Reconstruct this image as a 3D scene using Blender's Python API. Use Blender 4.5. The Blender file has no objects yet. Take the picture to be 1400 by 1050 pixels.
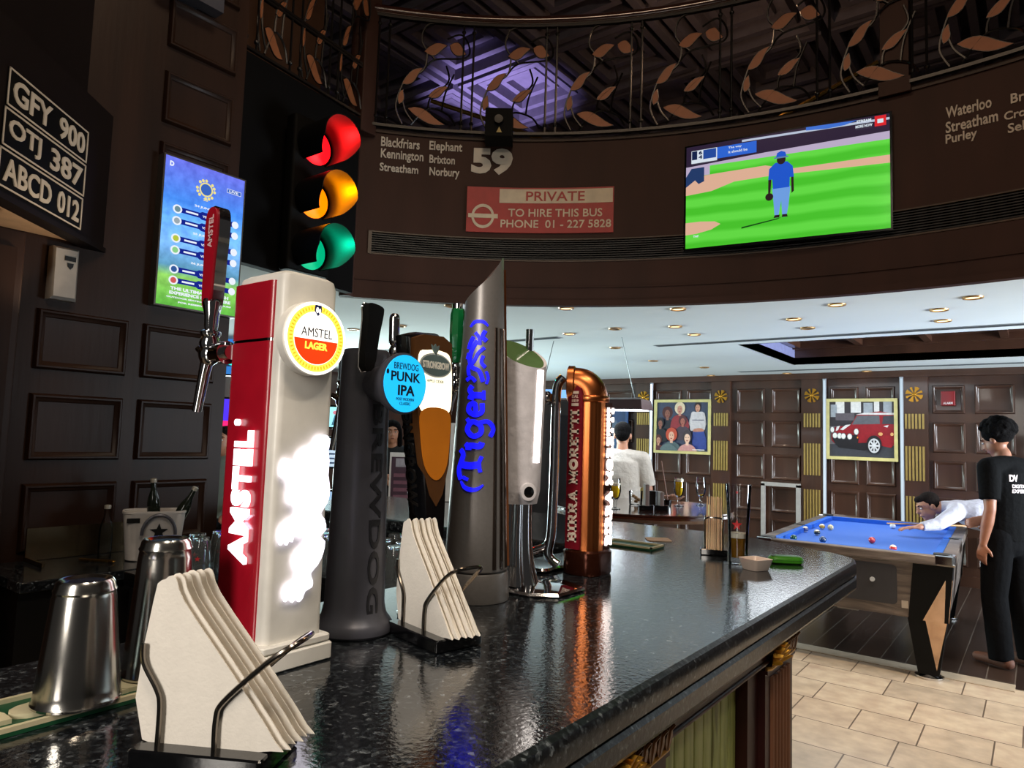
import bpy, math, random
from mathutils import Vector as V, Matrix
from mathutils.bvhtree import BVHTree
random.seed(7)
S = bpy.context.scene
COL = S.collection
PI = math.pi
sin, cos = math.sin, math.cos

# ------------------------------------------------------------------ camera
FPX, YAW, PIT, ROL, CH = 944.75, .6517, .0774, .0317, 1.5324
_F = V((-sin(YAW)*cos(PIT), cos(YAW)*cos(PIT), sin(PIT)))
_R0 = V((cos(YAW), sin(YAW), 0)); _U0 = _R0.cross(_F)
_R = cos(ROL)*_R0 + sin(ROL)*_U0
_U = -sin(ROL)*_R0 + cos(ROL)*_U0
CAM = V((0, 0, CH))
cd = bpy.data.cameras.new('camera'); cam = bpy.data.objects.new('camera', cd); COL.objects.link(cam)
cd.sensor_width = 36; cd.lens = FPX/1400*36; cd.clip_start = .05
cam.matrix_world = Matrix(((_R.x, _U.x, -_F.x, 0), (_R.y, _U.y, -_F.y, 0), (_R.z, _U.z, -_F.z, CH), (0, 0, 0, 1)))
S.camera = cam

# ------------------------------------------------------------------ view, world and lights
S.view_settings.view_transform = 'Standard'
S.view_settings.look = 'None'
S.view_settings.gamma = 1
S.view_settings.use_curve_mapping = False
S.view_settings.exposure = 0.0
S.cycles.use_denoising = True
S.cycles.max_bounces = 10; S.cycles.transmission_bounces = 10
S.cycles.caustics_reflective = False; S.cycles.caustics_refractive = False
S.cycles.sample_clamp_indirect = 4
W = bpy.data.worlds.new('dim_room_air'); S.world = W; W.use_nodes = True
W.node_tree.nodes['Background'].inputs[0].default_value = (.80, .74, .70, 1)
W.node_tree.nodes['Background'].inputs[1].default_value = .035

def lamp(name, kind, loc, energy, col=(1, 1, 1), size=.1, aim=None, spot=None, size_y=None, blend=.5, spread=None):
    d = bpy.data.lights.new(name, kind); d.energy = energy; d.color = col
    if kind == 'AREA':
        d.size = size
        if size_y: d.shape = 'RECTANGLE'; d.size_y = size_y
        else: d.shape = 'DISK'
        if spread: d.spread = spread
    else:
        d.shadow_soft_size = size
    if spot: d.spot_size = spot; d.spot_blend = blend
    o = bpy.data.objects.new(name, d); COL.objects.link(o); o.location = loc
    if aim is not None:
        o.rotation_euler = (V(aim)-V(loc)).to_track_quat('-Z', 'Y').to_euler()
    return o

WARM = (1, .78, .55); COOL = (.80, .92, 1)
# atrium lamps high over the bar, besides an added spot for its front
lamp('atrium_lamp', 'AREA', (.7, -.2, 4.6), 46, (1, .84, .66), .7, (-.8, .9, 1.1))
lamp('atrium_lamp', 'AREA', (-1.2, 1.6, 5.4), 30, (1, .72, .48), .9, (-1.2, 1.7, 0))
lamp('bar_spot_lamp', 'SPOT', (.3, 1.2, 3.9), 60, (1, .9, .75), .05, (-.95, 1.0, 1.2), 1.0)
lamp('bar_front_fill', 'SPOT', (1.5, 1.0, 4.3), 70, (1, .9, .74), .08, (-.55, 1.35, .75), .55)  # added to brighten the green bar front
lamp('bar_back_lamp', 'AREA', (-.35, -1.9, 2.3), 8.5, (1, .93, .84), .6, (-.95, .8, 1.3), size_y=1.7, spread=1.1)
# the games room: two added side fills lifting the ceiling, and an overhead light
lamp('side_ceiling_fill', 'AREA', (4.3, 6.9, 1.25), 280, (.82, .92, 1), 4.0, (-3, 7.4, 2.9), size_y=1.6, spread=1.45)
lamp('far_ceiling_fill', 'AREA', (-8.6, 6.0, 1.25), 205, (.80, 1, .97), 4.0, (-2, 6.5, 2.8), size_y=1.6, spread=1.7)
lamp('pool_room_light', 'AREA', (-1.6, 7.6, 2.44), 40, (.9, .95, 1), 2.0, (-1.6, 7.6, 0))
# purple light in the upper gallery
lamp('gallery_lamp', 'SPOT', (-5.0, 5.9, 3.2), 700, (.54, .44, 1), .04, (-5.2, 6.35, 5.8), .80, blend=.9)
lamp('gallery_lamp', 'POINT', (-1.9, 5.5, 4.9), 12, (1, .6, .35), .1)

# ------------------------------------------------------------------ pixel rays onto real planes
def ray(px, py): return _F + _R*((px-700)/FPX) - _U*((py-525)/FPX)
def pl(px, py, ax, val):
    d = ray(px, py); return CAM + d*((val-CAM[ax])/d[ax])
def at(px, py, z): return pl(px, py, 2, z)

# ------------------------------------------------------------------ materials
def lin(h):
    h = h.lstrip('#'); c = [int(h[i:i+2], 16)/255 for i in (0, 2, 4)]
    return [x/12.92 if x <= .04045 else ((x+.055)/1.055)**2.4 for x in c] + [1]
MATS = {}
def M(name, hx, rough=.5, metal=0, noise=None, bump=None, emit=None, trans=0, coat=0, ior=None, sheen=0, spec=None, grain=None):
    if name in MATS: return MATS[name]
    m = bpy.data.materials.new(name); m.use_nodes = True; nt = m.node_tree; N = nt.nodes
    b = N['Principled BSDF']; c = lin(hx)
    b.inputs['Base Color'].default_value = c
    b.inputs['Roughness'].default_value = rough; b.inputs['Metallic'].default_value = metal
    b.inputs['Transmission Weight'].default_value = trans
    b.inputs['Coat Weight'].default_value = coat; b.inputs['Coat Roughness'].default_value = .08
    if ior: b.inputs['IOR'].default_value = ior
    if spec is not None: b.inputs['Specular IOR Level'].default_value = spec
    if sheen: b.inputs['Sheen Weight'].default_value = sheen
    if emit:
        b.inputs['Emission Color'].default_value = lin(emit[0]); b.inputs['Emission Strength'].default_value = emit[1]
    tc = N.new('ShaderNodeTexCoord')
    mp = N.new('ShaderNodeMapping'); nt.links.new(tc.outputs['Object'], mp.inputs[0])
    if grain: mp.inputs['Scale'].default_value = grain
    sc, am = noise or (14, .10)
    nz = N.new('ShaderNodeTexNoise'); nz.inputs['Scale'].default_value = sc; nz.inputs['Detail'].default_value = 5
    nt.links.new(mp.outputs[0], nz.inputs['Vector'])
    rp = N.new('ShaderNodeValToRGB')
    rp.color_ramp.elements[0].position = .3; rp.color_ramp.elements[1].position = .7
    rp.color_ramp.elements[0].color = [max(0, x*(1-am)) for x in c[:3]]+[1]
    rp.color_ramp.elements[1].color = [min(1, x*(1+am)) for x in c[:3]]+[1]
    nt.links.new(nz.outputs['Fac'], rp.inputs[0]); nt.links.new(rp.outputs[0], b.inputs['Base Color'])
    if bump:
        n2 = N.new('ShaderNodeTexNoise'); n2.inputs['Scale'].default_value = bump[0]; n2.inputs['Detail'].default_value = 4
        nt.links.new(mp.outputs[0], n2.inputs['Vector'])
        bp = N.new('ShaderNodeBump'); bp.inputs['Strength'].default_value = bump[1]; bp.inputs['Distance'].default_value = bump[2] if len(bump) > 2 else .01
        nt.links.new(n2.outputs['Fac'], bp.inputs['Height']); nt.links.new(bp.outputs[0], b.inputs['Normal'])
    MATS[name] = m; return m
def E(name, hx, s=1.0):           # something that gives off light
    return M(name, hx, .5, emit=(hx, s), noise=(8, .02))

def node_mat(name): 
    m = bpy.data.materials.new(name); m.use_nodes = True; return m, m.node_tree.nodes, m.node_tree.links
def ramp(N, stops):
    r = N.new('ShaderNodeValToRGB'); e = r.color_ramp.elements
    while len(e) < len(stops): e.new(.5)
    for k, (p, h) in enumerate(stops): e[k].position = p; e[k].color = lin(h)
    return r

dark_wood = M('dark_stained_wood', '2b180e', .45, spec=.25, noise=(6, .35), grain=(1, 1, .12), bump=(40, .08))
fascia_wood = M('matt_brown_fascia', '3a2219', .6, spec=.25, noise=(5, .18), grain=(1, 1, .2), bump=(60, .05))
panel_wood = M('panelled_wall_wood', '40281d', .30, noise=(5, .3), grain=(1, 1, .15), bump=(30, .06), coat=.35)
red_wood = M('mahogany', '34120f', .42, noise=(6, .3), grain=(1, .2, 1), spec=.3)
black_paint = M('black_paint', '0c0b0b', .4)
black_gloss = M('black_gloss', '08080a', .16, coat=.5)
black_metal = M('satin_black_metal', '4c4c54', .36, .3, bump=(300, .05, .001))
black_rubber = M('black_rubber', '0a0a0a', .55)
chrome = M('chrome', 'd8d8da', .06, 1, noise=(3, .02))
steel = M('brushed_steel', 'b9b6b0', .18, 1, noise=(60, .08), grain=(1, 1, .02))
brass = M('brass', 'c39a4c', .25, 1)
gold_leaf = M('gold_leaf', 'c08c30', .34, .8, bump=(70, .25, .004))
pale_gold = M('pale_gold', 'a88d50', .35, .45)
copper = M('copper', 'b5683a', .3, 1, noise=(5, .06))
dark_copper = M('aged_copper', '4a2417', .22, .7)
white_plastic = M('white_plastic', 'e4e0d8', .35)
paper = M('napkin_paper', 'efe8dd', .85, noise=(60, .03), bump=(220, .25, .002))
letter_cream = M('cream_lettering', 'cfc4b4', .6)
ceiling_white = M('ceiling_paint', 'd6dcdc', .8, noise=(2, .02))
red_plastic = M('red_lacquer', 'a00f22', .28, coat=.4)
white_glow = E('white_glow', 'fbf4fa', 2.0)
skin = M('skin', 'b27a5e', .5, noise=(20, .12))
skin_dark = M('tan_skin', '8f5c43', .5, noise=(20, .12))
hair_black = M('black_hair', '080606', .9, spec=.08, noise=(80, .4), bump=(120, .8, .01))
hair_brown = M('dark_brown_hair', '140d0a', .85, spec=.1, noise=(80, .4), bump=(120, .6, .01))

def granite(name='polished_black_granite', ro=.07, ior=2.2):
    m, N, L = node_mat(name); b = N['Principled BSDF']
    tc = N.new('ShaderNodeTexCoord')
    vo = N.new('ShaderNodeTexVoronoi'); vo.inputs['Scale'].default_value = 150; L.new(tc.outputs['Object'], vo.inputs['Vector'])
    nz = N.new('ShaderNodeTexNoise'); nz.inputs['Scale'].default_value = 95; nz.inputs['Detail'].default_value = 6; L.new(tc.outputs['Object'], nz.inputs['Vector'])
    mx = N.new('ShaderNodeMath'); mx.operation = 'MULTIPLY'; L.new(vo.outputs['Color'], mx.inputs[0]); L.new(nz.outputs['Fac'], mx.inputs[1])
    r = ramp(N, [(.0, '0a0c0e'), (.28, '171a1e'), (.42, '33383c'), (.6, '70767a')]); L.new(mx.outputs[0], r.inputs[0]); L.new(r.outputs[0], b.inputs['Base Color'])
    b.inputs['Roughness'].default_value = ro; b.inputs['IOR'].default_value = ior
    n2 = N.new('ShaderNodeTexNoise'); n2.inputs['Scale'].default_value = 120; n2.inputs['Detail'].default_value = 4; L.new(tc.outputs['Object'], n2.inputs['Vector'])
    bp = N.new('ShaderNodeBump'); bp.inputs['Strength'].default_value = .26; bp.inputs['Distance'].default_value = .0016
    L.new(n2.outputs['Fac'], bp.inputs['Height']); L.new(bp.outputs[0], b.inputs['Normal'])
    return m
def thin_glass():                # thin-walled clear glass: passes light straight through, mirrors at glancing angles
    m, N, L = node_mat('clear_glass'); N.remove(N['Principled BSDF']); out = [n for n in N if n.type == 'OUTPUT_MATERIAL'][0]
    a, b, x, f = N.new('ShaderNodeBsdfTransparent'), N.new('ShaderNodeBsdfGlossy'), N.new('ShaderNodeMixShader'), N.new('ShaderNodeLayerWeight')
    a.inputs[0].default_value = (.965, .975, .98, 1); b.inputs['Roughness'].default_value = .02; f.inputs[0].default_value = .23
    tc, nz, mp = N.new('ShaderNodeTexCoord'), N.new('ShaderNodeTexNoise'), N.new('ShaderNodeMapRange'); nz.inputs['Scale'].default_value = 9
    mp.inputs[3].default_value = .01; mp.inputs[4].default_value = .06; L.new(tc.outputs['Object'], nz.inputs[0]); L.new(nz.outputs['Fac'], mp.inputs[0]); L.new(mp.outputs[0], b.inputs['Roughness'])
    L.new(f.outputs['Fresnel'], x.inputs[0]); L.new(a.outputs[0], x.inputs[1]); L.new(b.outputs[0], x.inputs[2]); L.new(x.outputs[0], out.inputs[0]); return m
clear_glass = thin_glass()
granite_m = granite(); granite_edge = granite('honed_granite_edge', .3, 1.35)

def tiles():
    m, N, L = node_mat('pale_stone_tiles'); b = N['Principled BSDF']
    tc = N.new('ShaderNodeTexCoord'); mp = N.new('ShaderNodeMapping'); L.new(tc.outputs['Object'], mp.inputs[0])
    mp.inputs['Location'].default_value = (.1, .05, 0)
    br = N.new('ShaderNodeTexBrick'); L.new(mp.outputs[0], br.inputs['Vector'])
    br.inputs['Scale'].default_value = 1; br.inputs['Brick Width'].default_value = .52; br.inputs['Row Height'].default_value = .36
    br.inputs['Mortar Size'].default_value = .004; br.inputs['Color1'].default_value = lin('c9b9a4'); br.inputs['Color2'].default_value = lin('b3a593')
    br.inputs['Mortar'].default_value = lin('5f5245'); br.offset = .37; br.squash = .62; br.squash_frequency = 3
    nz = N.new('ShaderNodeTexNoise'); nz.inputs['Scale'].default_value = 9; nz.inputs['Detail'].default_value = 8; L.new(tc.outputs['Object'], nz.inputs['Vector'])
    mx = N.new('ShaderNodeMix'); mx.data_type = 'RGBA'; mx.blend_type = 'OVERLAY'; mx.inputs[0].default_value = .5
    L.new(br.outputs['Color'], mx.inputs[6]); L.new(nz.outputs['Fac'], mx.inputs[7]); L.new(mx.outputs[2], b.inputs['Base Color'])
    b.inputs['Roughness'].default_value = .38
    return m
def planks():
    m, N, L = node_mat('dark_floor_planks'); b = N['Principled BSDF']
    tc = N.new('ShaderNodeTexCoord'); mp = N.new('ShaderNodeMapping'); L.new(tc.outputs['Object'], mp.inputs[0]); mp.inputs['Rotation'].default_value = (0, 0, PI/2)
    br = N.new('ShaderNodeTexBrick'); L.new(mp.outputs[0], br.inputs['Vector'])
    br.inputs['Scale'].default_value = 1; br.inputs['Brick Width'].default_value = 1.3; br.inputs['Row Height'].default_value = .16
    br.inputs['Mortar Size'].default_value = .003; br.inputs['Color1'].default_value = lin('3a2c25'); br.inputs['Color2'].default_value = lin('2a201c'); br.inputs['Mortar'].default_value = lin('6a625a')
    L.new(br.outputs['Color'], b.inputs['Base Color']); b.inputs['Roughness'].default_value = .28
    return m
def beadboard():
    m, N, L = node_mat('green_beadboard_paint'); b = N['Principled BSDF']
    tc = N.new('ShaderNodeTexCoord'); mp = N.new('ShaderNodeMapping'); L.new(tc.outputs['Object'], mp.inputs[0]); mp.inputs['Scale'].default_value = (20, 20, 2.5)
    nz = N.new('ShaderNodeTexNoise'); nz.inputs['Scale'].default_value = 2; nz.inputs['Detail'].default_value = 7; L.new(mp.outputs[0], nz.inputs['Vector'])
    r = ramp(N, [(.34, '6f7338'), (.44, '9aa45c'), (.6, 'b2b972')]); L.new(nz.outputs['Fac'], r.inputs[0]); L.new(r.outputs[0], b.inputs['Base Color']); b.inputs['Roughness'].default_value = .5
    return m
def cabinet_grain():
    m, N, L = node_mat('grey_brown_wood_grain'); b = N['Principled BSDF']
    tc = N.new('ShaderNodeTexCoord'); mp = N.new('ShaderNodeMapping'); L.new(tc.outputs['Object'], mp.inputs[0]); mp.inputs['Scale'].default_value = (1.2, 1.2, 9)
    nz = N.new('ShaderNodeTexNoise'); nz.inputs['Scale'].default_value = 3; nz.inputs['Detail'].default_value = 8; nz.inputs['Distortion'].default_value = .6; L.new(mp.outputs[0], nz.inputs['Vector'])
    r = ramp(N, [(.3, '383230'), (.5, '5c524c'), (.7, '7c7068')]); L.new(nz.outputs['Fac'], r.inputs[0]); L.new(r.outputs[0], b.inputs['Base Color']); b.inputs['Roughness'].default_value = .4
    return m
tile_m, plank_m, bead_m, cab_m = tiles(), planks(), beadboard(), cabinet_grain()

# ------------------------------------------------------------------ mesh collector
def axes(d):
    d = V(d).normalized(); a = V((0, 0, 1)) if abs(d.z) < .9 else V((1, 0, 0))
    x = d.cross(a).normalized(); return x, d.cross(x).normalized(), d
def ell(cx, cy, rx, ry=None, n=24, a0=0, a1=2*PI):
    ry = ry or rx; full = abs(a1-a0-2*PI) < 1e-6
    k = n if full else n+1
    return [(cx+rx*cos(a0+(a1-a0)*i/n), cy+ry*sin(a0+(a1-a0)*i/n)) for i in range(k)]
def plane_fr(o, u, v):
    o, u, v = V(o), V(u), V(v); n = u.normalized().cross(v.normalized())
    return lambda a, b, c: o + u*a + v*b + n*c
def sub(fr, a0, b0, sa, sb, rot=0, c0=0):          # a smaller, turned frame inside a frame
    cr, sr = cos(rot), sin(rot)
    return lambda a, b, c: fr(a0+sa*(a*cr-b*sr), b0+sb*(a*sr+b*cr), c+c0)
TXT = {}
def text_data(s, bold):
    k = (s, bold)
    if k not in TXT:
        cu = bpy.data.curves.new('t', 'FONT'); cu.body = s; cu.offset = bold; cu.extrude = .5; cu.resolution_u = 3; cu.align_x = 'LEFT'
        o = bpy.data.objects.new('t', cu); COL.objects.link(o); bpy.context.view_layer.update()
        me = bpy.data.meshes.new_from_object(o.evaluated_get(bpy.context.evaluated_depsgraph_get()))
        vs = [tuple(v.co) for v in me.vertices]; fs = [tuple(p.vertices) for p in me.polygons]
        bpy.data.objects.remove(o); bpy.data.curves.remove(cu); bpy.data.meshes.remove(me)
        x0 = min(v[0] for v in vs); x1 = max(v[0] for v in vs); y0 = min(v[1] for v in vs); y1 = max(v[1] for v in vs)
        TXT[k] = ([((v[0]-x0)/(x1-x0), (v[1]-y0)/(y1-y0), v[2]+.5) for v in vs], fs, (x1-x0)/(y1-y0))
    return TXT[k]
SLAB = {  # slab-serif letters as filled boxes and ring pieces on a 0..w by 0..1 grid
 'B': (.8, [(.0, 0, .34, .17), (0, .83, .34, 1), (.1, 0, .31, 1), (.3, 0, .6, .17), (.3, .42, .58, .58), (.3, .83, .56, 1), (.52, .1, .74, .5), (.50, .52, .7, .92)]),
 'I': (.5, [(0, 0, .46, .17), (0, .83, .46, 1), (.12, 0, .34, 1)]),
 'R': (.88, [(0, 0, .40, .17), (0, .83, .34, 1), (.1, 0, .31, 1), (.3, .40, .58, .57), (.3, .83, .56, 1), (.53, .5, .73, .92)]),
 'M': (1.08, [(0, 0, .36, .17), (0, .83, .3, 1), (.08, 0, .27, 1), (.7, 0, 1.04, .17), (.74, .83, 1.04, 1), (.77, 0, .97, 1)]),
 'E': (.8, [(0, 0, .34, .17), (0, .83, .34, 1), (.1, 0, .31, 1), (.3, 0, .72, .17), (.3, .83, .7, 1), (.58, 0, .74, .32), (.56, .68, .72, 1), (.3, .42, .55, .58), (.45, .34, .55, .66)]),
 'T': (.82, [(.2, 0, .58, .17), (.28, 0, .5, 1), (0, .83, .78, 1), (0, .64, .15, 1), (.63, .64, .78, 1)]),
 'O': (.95, []), 'A': (.95, [(0, 0, .34, .17), (.55, 0, .92, .17), (.3, .26, .62, .40), (.33, .9, .52, 1)]), ' ': (.45, [])}
class G:
    def __init__(s): s.v = []; s.f = []; s.m = []
    def add(s, vs, fs, mi=0):
        o = len(s.v); s.v += [tuple(p) for p in vs]; s.f += [tuple(i+o for i in f) for f in fs]; s.m += [mi]*len(fs); return s
    def box(s, x0, x1, y0, y1, z0, z1, mi=0):
        vs = [(x, y, z) for z in (z0, z1) for y in (y0, y1) for x in (x0, x1)]
        return s.add(vs, [(0, 2, 3, 1), (4, 5, 7, 6), (0, 1, 5, 4), (2, 6, 7, 3), (0, 4, 6, 2), (1, 3, 7, 5)], mi)
    def fbox(s, fr, a0, a1, b0, b1, c0, c1, mi=0):
        vs = [fr(a, b, c) for c in (c0, c1) for b in (b0, b1) for a in (a0, a1)]
        return s.add(vs, [(0, 2, 3, 1), (4, 5, 7, 6), (0, 1, 5, 4), (2, 6, 7, 3), (0, 4, 6, 2), (1, 3, 7, 5)], mi)
    def rbox(s, x0, x1, y0, y1, z0, z1, r=.005, mi=0, n=3):      # box with rounded upright edges and softened rims
        P = rrect((x0+x1)/2, (y0+y1)/2, x1-x0, y1-y0, r, n)
        Q = rrect((x0+x1)/2, (y0+y1)/2, x1-x0-r*.8, y1-y0-r*.8, r*.7, n)
        return s.layers([(Q, z0), (P, z0+r*.4), (P, z1-r*.4), (Q, z1)], mi)
    def layers(s, ls, mi=0, cap=True):
        n = len(ls[0][0]); vs = []
        for P, z in ls: vs += [(p[0], p[1], z) for p in P]
        fs = []
        for k in range(len(ls)-1):
            for i in range(n): fs.append((k*n+i, k*n+(i+1) % n, (k+1)*n+(i+1) % n, (k+1)*n+i))
        if cap: fs += [tuple(range(n))[::-1], tuple(range((len(ls)-1)*n, len(ls)*n))]
        return s.add(vs, fs, mi)
    def rings(s, rs, mi=0, cap=True, closed=False):               # loft through equal-length rings of points
        n = len(rs[0]); vs = [p for r in rs for p in r]; fs = []; K = len(rs)
        for k in range(K if closed else K-1):
            for i in range(n): fs.append((k*n+i, k*n+(i+1) % n, ((k+1) % K)*n+(i+1) % n, ((k+1) % K)*n+i))
        if cap and not closed: fs += [tuple(range(n))[::-1], tuple(range((K-1)*n, K*n))]
        return s.add(vs, fs, mi)
    def cyl(s, p0, p1, r0, r1=None, n=20, mi=0):
        r1 = r0 if r1 is None else r1; x, y, d = axes(V(p1)-V(p0))
        return s.rings([[V(p)+x*r*cos(2*PI*i/n)+y*r*sin(2*PI*i/n) for i in range(n)] for p, r in ((p0, r0), (p1, r1))], mi)
    def tube(s, pts, r, n=8, mi=0, closed=False):
        pts = [V(p) for p in pts]; K = len(pts); rs = []; x = None
        for k, p in enumerate(pts):
            a = pts[(k-1) % K] if (k or closed) else p; b = pts[(k+1) % K] if (k < K-1 or closed) else p
            d = (b-a).normalized()
            if x is None: x = axes(d)[0]
            x = (x-d*x.dot(d)).normalized(); y = d.cross(x); q = r(k/(K-1)) if callable(r) else r
            rs.append([p+x*q*cos(2*PI*i/n)+y*q*sin(2*PI*i/n) for i in range(n)])
        return s.rings(rs, mi, True, closed)
    def lathe(s, prof, o=(0, 0, 0), n=32, mi=0, cap=True, ax=None):
        o = V(o); X, Y, Z = (V((1, 0, 0)), V((0, 1, 0)), V((0, 0, 1))) if ax is None else axes(ax)
        return s.rings([[o+X*r*cos(2*PI*i/n)+Y*r*sin(2*PI*i/n)+Z*z for i in range(n)] for r, z in prof], mi, cap)
    def ball(s, c, rx, ry=None, rz=None, n=16, mi=0, A=None):
        ry = ry or rx; rz = rz or rx; c = V(c); A = A or (V((1, 0, 0)), V((0, 1, 0)), V((0, 0, 1))); h = max(6, n//2)
        rs = []
        for j in range(h+1):
            t = PI*(j+.02)/(h+.04); rs.append([c+A[0]*rx*sin(t)*cos(2*PI*i/n)+A[1]*ry*sin(t)*sin(2*PI*i/n)-A[2]*rz*cos(t) for i in range(n)])
        return s.rings(rs, mi)
    def prism(s, poly, fr, c0, c1, mi=0):
        n = len(poly); vs = [fr(a, b, c0) for a, b in poly]+[fr(a, b, c1) for a, b in poly]
        return s.add(vs, [tuple(range(n))[::-1], tuple(range(n, 2*n))]+[(i, (i+1) % n, n+(i+1) % n, n+i) for i in range(n)], mi)
    def text(s, t, fr, a0, b0, w, h, c0, c1, bold=0, mi=0):       # a line of writing filling the given box
        vs, fs, asp = text_data(t, bold)
        if w is None: w = h*asp
        return s.add([fr(a0+x*w, b0+y*h, c0+z*(c1-c0)) for x, y, z in vs], fs, mi)
    def ribbon(s, pts, wd, fr, c0, c1, mi=0):                     # flat stroke along a 2D polyline
        n = len(pts); Lf = []; Rt = []
        for k in range(n):
            a = pts[max(0, k-1)]; b = pts[min(n-1, k+1)]; dx, dy = b[0]-a[0], b[1]-a[1]; l = math.hypot(dx, dy) or 1
            w = (wd(k/(n-1)) if callable(wd) else wd)/2
            Lf.append((pts[k][0]-dy/l*w, pts[k][1]+dx/l*w)); Rt.append((pts[k][0]+dy/l*w, pts[k][1]-dx/l*w))
        for k in range(n-1): s.prism([Lf[k], Lf[k+1], Rt[k+1], Rt[k]][::-1], fr, c0, c1, mi)
        return s
    def slab(s, t, fr, a0, b0, w, h, c0, c1, mi=0):
        tot = sum(SLAB[c][0] for c in t)-.06; k = w/tot; x = a0
        for c in t:
            cw, bs = SLAB[c]
            for (p, q, r_, t_) in bs: s.fbox(fr, x+p*k, x+r_*k, b0+q*h, b0+t_*h, c0, c1, mi)
            if c == 'M':
                for (p, q) in ((.12, .52), (.92, .52)): s.prism([(x+(p-.1)*k, b0+h), (x+(p+.13)*k, b0+h), (x+(q+.1)*k, b0+.2*h), (x+(q-.1)*k, b0+.2*h)], fr, c0, c1, mi)
            if c == 'R': s.prism([(x+.34*k, b0+.46*h), (x+.56*k, b0+.46*h), (x+.86*k, b0), (x+.62*k, b0)][::-1], fr, c0, c1, mi)
            if c == 'A':
                s.prism([(x+.06*k, b0), (x+.22*k, b0), (x+.46*k, b0+h), (x+.34*k, b0+h)], fr, c0, c1, mi)
                s.prism([(x+.62*k, b0), (x+.86*k, b0), (x+.58*k, b0+h), (x+.36*k, b0+h)], fr, c0, c1, mi)
            if c == 'O':
                s.ring2d(x+.44*k, b0+.5*h, .44*k, .5*h, .21*k, .2*h, fr, c0, c1, mi)
            x += cw*k
        return s
    def ring2d(s, cx, cy, rx, ry, ix, iy, fr, c0, c1, mi=0, n=24):
        for i in range(n):
            a, b = 2*PI*i/n, 2*PI*(i+1)/n
            s.prism([(cx+rx*cos(a), cy+ry*sin(a)), (cx+rx*cos(b), cy+ry*sin(b)), (cx+ix*cos(b), cy+iy*sin(b)), (cx+ix*cos(a), cy+iy*sin(a))], fr, c0, c1, mi)
        return s
def rrect(cx, cy, w, h, r, n=4):
    P = []
    for sx, sy, a in ((1, 1, 0), (-1, 1, PI/2), (-1, -1, PI), (1, -1, 3*PI/2)):
        for i in range(n+1): P.append((cx+sx*(w/2-r)+r*cos(a+PI/2*i/n), cy+sy*(h/2-r)+r*sin(a+PI/2*i/n)))
    return P
def smooth_path(pts, n=6, closed=False):        # Catmull-Rom through points of any dimension
    pts = [V(p) for p in pts]; K = len(pts); out = []
    for k in range(K if closed else K-1):
        g = lambda i: pts[i % K] if closed else pts[max(0, min(K-1, i))]
        a, b, c, d = g(k-1), g(k), g(k+1), g(k+2)
        for i in range(n):
            t = i/n; out.append(.5*((2*b)+(c-a)*t+(2*a-5*b+4*c-d)*t*t+(3*b-a-3*c+d)*t**3))
    if not closed: out.append(pts[-1])
    return out
def sp2(pts, n=6, closed=False): return [(p[0], p[1]) for p in smooth_path([(a, b, 0) for a, b in pts], n, closed)]

def wm(o):
    m = Matrix.LocRotScale(o.location, o.rotation_euler, o.scale)
    return wm(o.parent) @ m if o.parent else m
def tags(o, label=None, cat=None, group=None, kind=None):
    for k, x in (('label', label), ('category', cat), ('group', group), ('kind', kind)):
        if x: o[k] = x
    return o
def thing(name, label, cat, loc=(0, 0, 0), rot=0, group=None):
    o = bpy.data.objects.new(name, None); COL.objects.link(o); o.location = loc; o.rotation_euler = (0, 0, rot); o.empty_display_size = .05
    return tags(o, label, cat, group)
def put(name, g, mats, parent=None, local=False, label=None, cat=None, group=None, kind=None, ang=38, mesh=None):
    me = bpy.data.meshes.new(name); vs = g.v if g else None
    loc = V((0, 0, 0))
    if parent is not None and not local:
        inv = wm(parent).inverted(); vs = [inv @ V(p) for p in vs]
    elif parent is None and kind != 'structure':
        xs, ys, zs = zip(*vs); loc = V(((min(xs)+max(xs))/2, (min(ys)+max(ys))/2, min(zs))); vs = [V(p)-loc for p in vs]
    me.from_pydata([tuple(p) for p in vs], [], g.f); 
    for m in (mats if isinstance(mats, (list, tuple)) else [mats]): me.materials.append(m)
    me.polygons.foreach_set('material_index', g.m)
    me.polygons.foreach_set('use_smooth', [True]*len(g.f)); me.update()
    try: me.set_sharp_from_angle(angle=math.radians(ang))
    except Exception: pass
    o = bpy.data.objects.new(name, me); COL.objects.link(o); o.location = loc
    if parent is not None: o.parent = parent
    return tags(o, label, cat, group, kind)
def fuse(g, voxel=.008, it=4):                  # one continuous skin over overlapping volumes
    me = bpy.data.meshes.new('f'); me.from_pydata(g.v, [], g.f)
    o = bpy.data.objects.new('f', me); COL.objects.link(o)
    r = o.modifiers.new('r', 'REMESH'); r.mode = 'VOXEL'; r.voxel_size = voxel
    if it: sm = o.modifiers.new('s', 'SMOOTH'); sm.factor = .5; sm.iterations = it
    bpy.context.view_layer.update()
    m2 = bpy.data.meshes.new_from_object(o.evaluated_get(bpy.context.evaluated_depsgraph_get()))
    h = G(); h.v = [tuple(v.co) for v in m2.vertices]; h.f = [tuple(p.vertices) for p in m2.polygons]; h.m = [0]*len(h.f)
    bpy.data.objects.remove(o); bpy.data.meshes.remove(me); bpy.data.meshes.remove(m2)
    return h
def copy_tree(o, parent=None):
    c = o.copy(); COL.objects.link(c)
    if parent is not None: c.parent = parent
    for ch in [x for x in COL.objects if x.parent == o]: copy_tree(ch, c)
    return c
def struct(name, g, mats, parent=None, ang=38): return put(name, g, mats, parent, kind=None if parent else 'structure', ang=ang)
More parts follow.
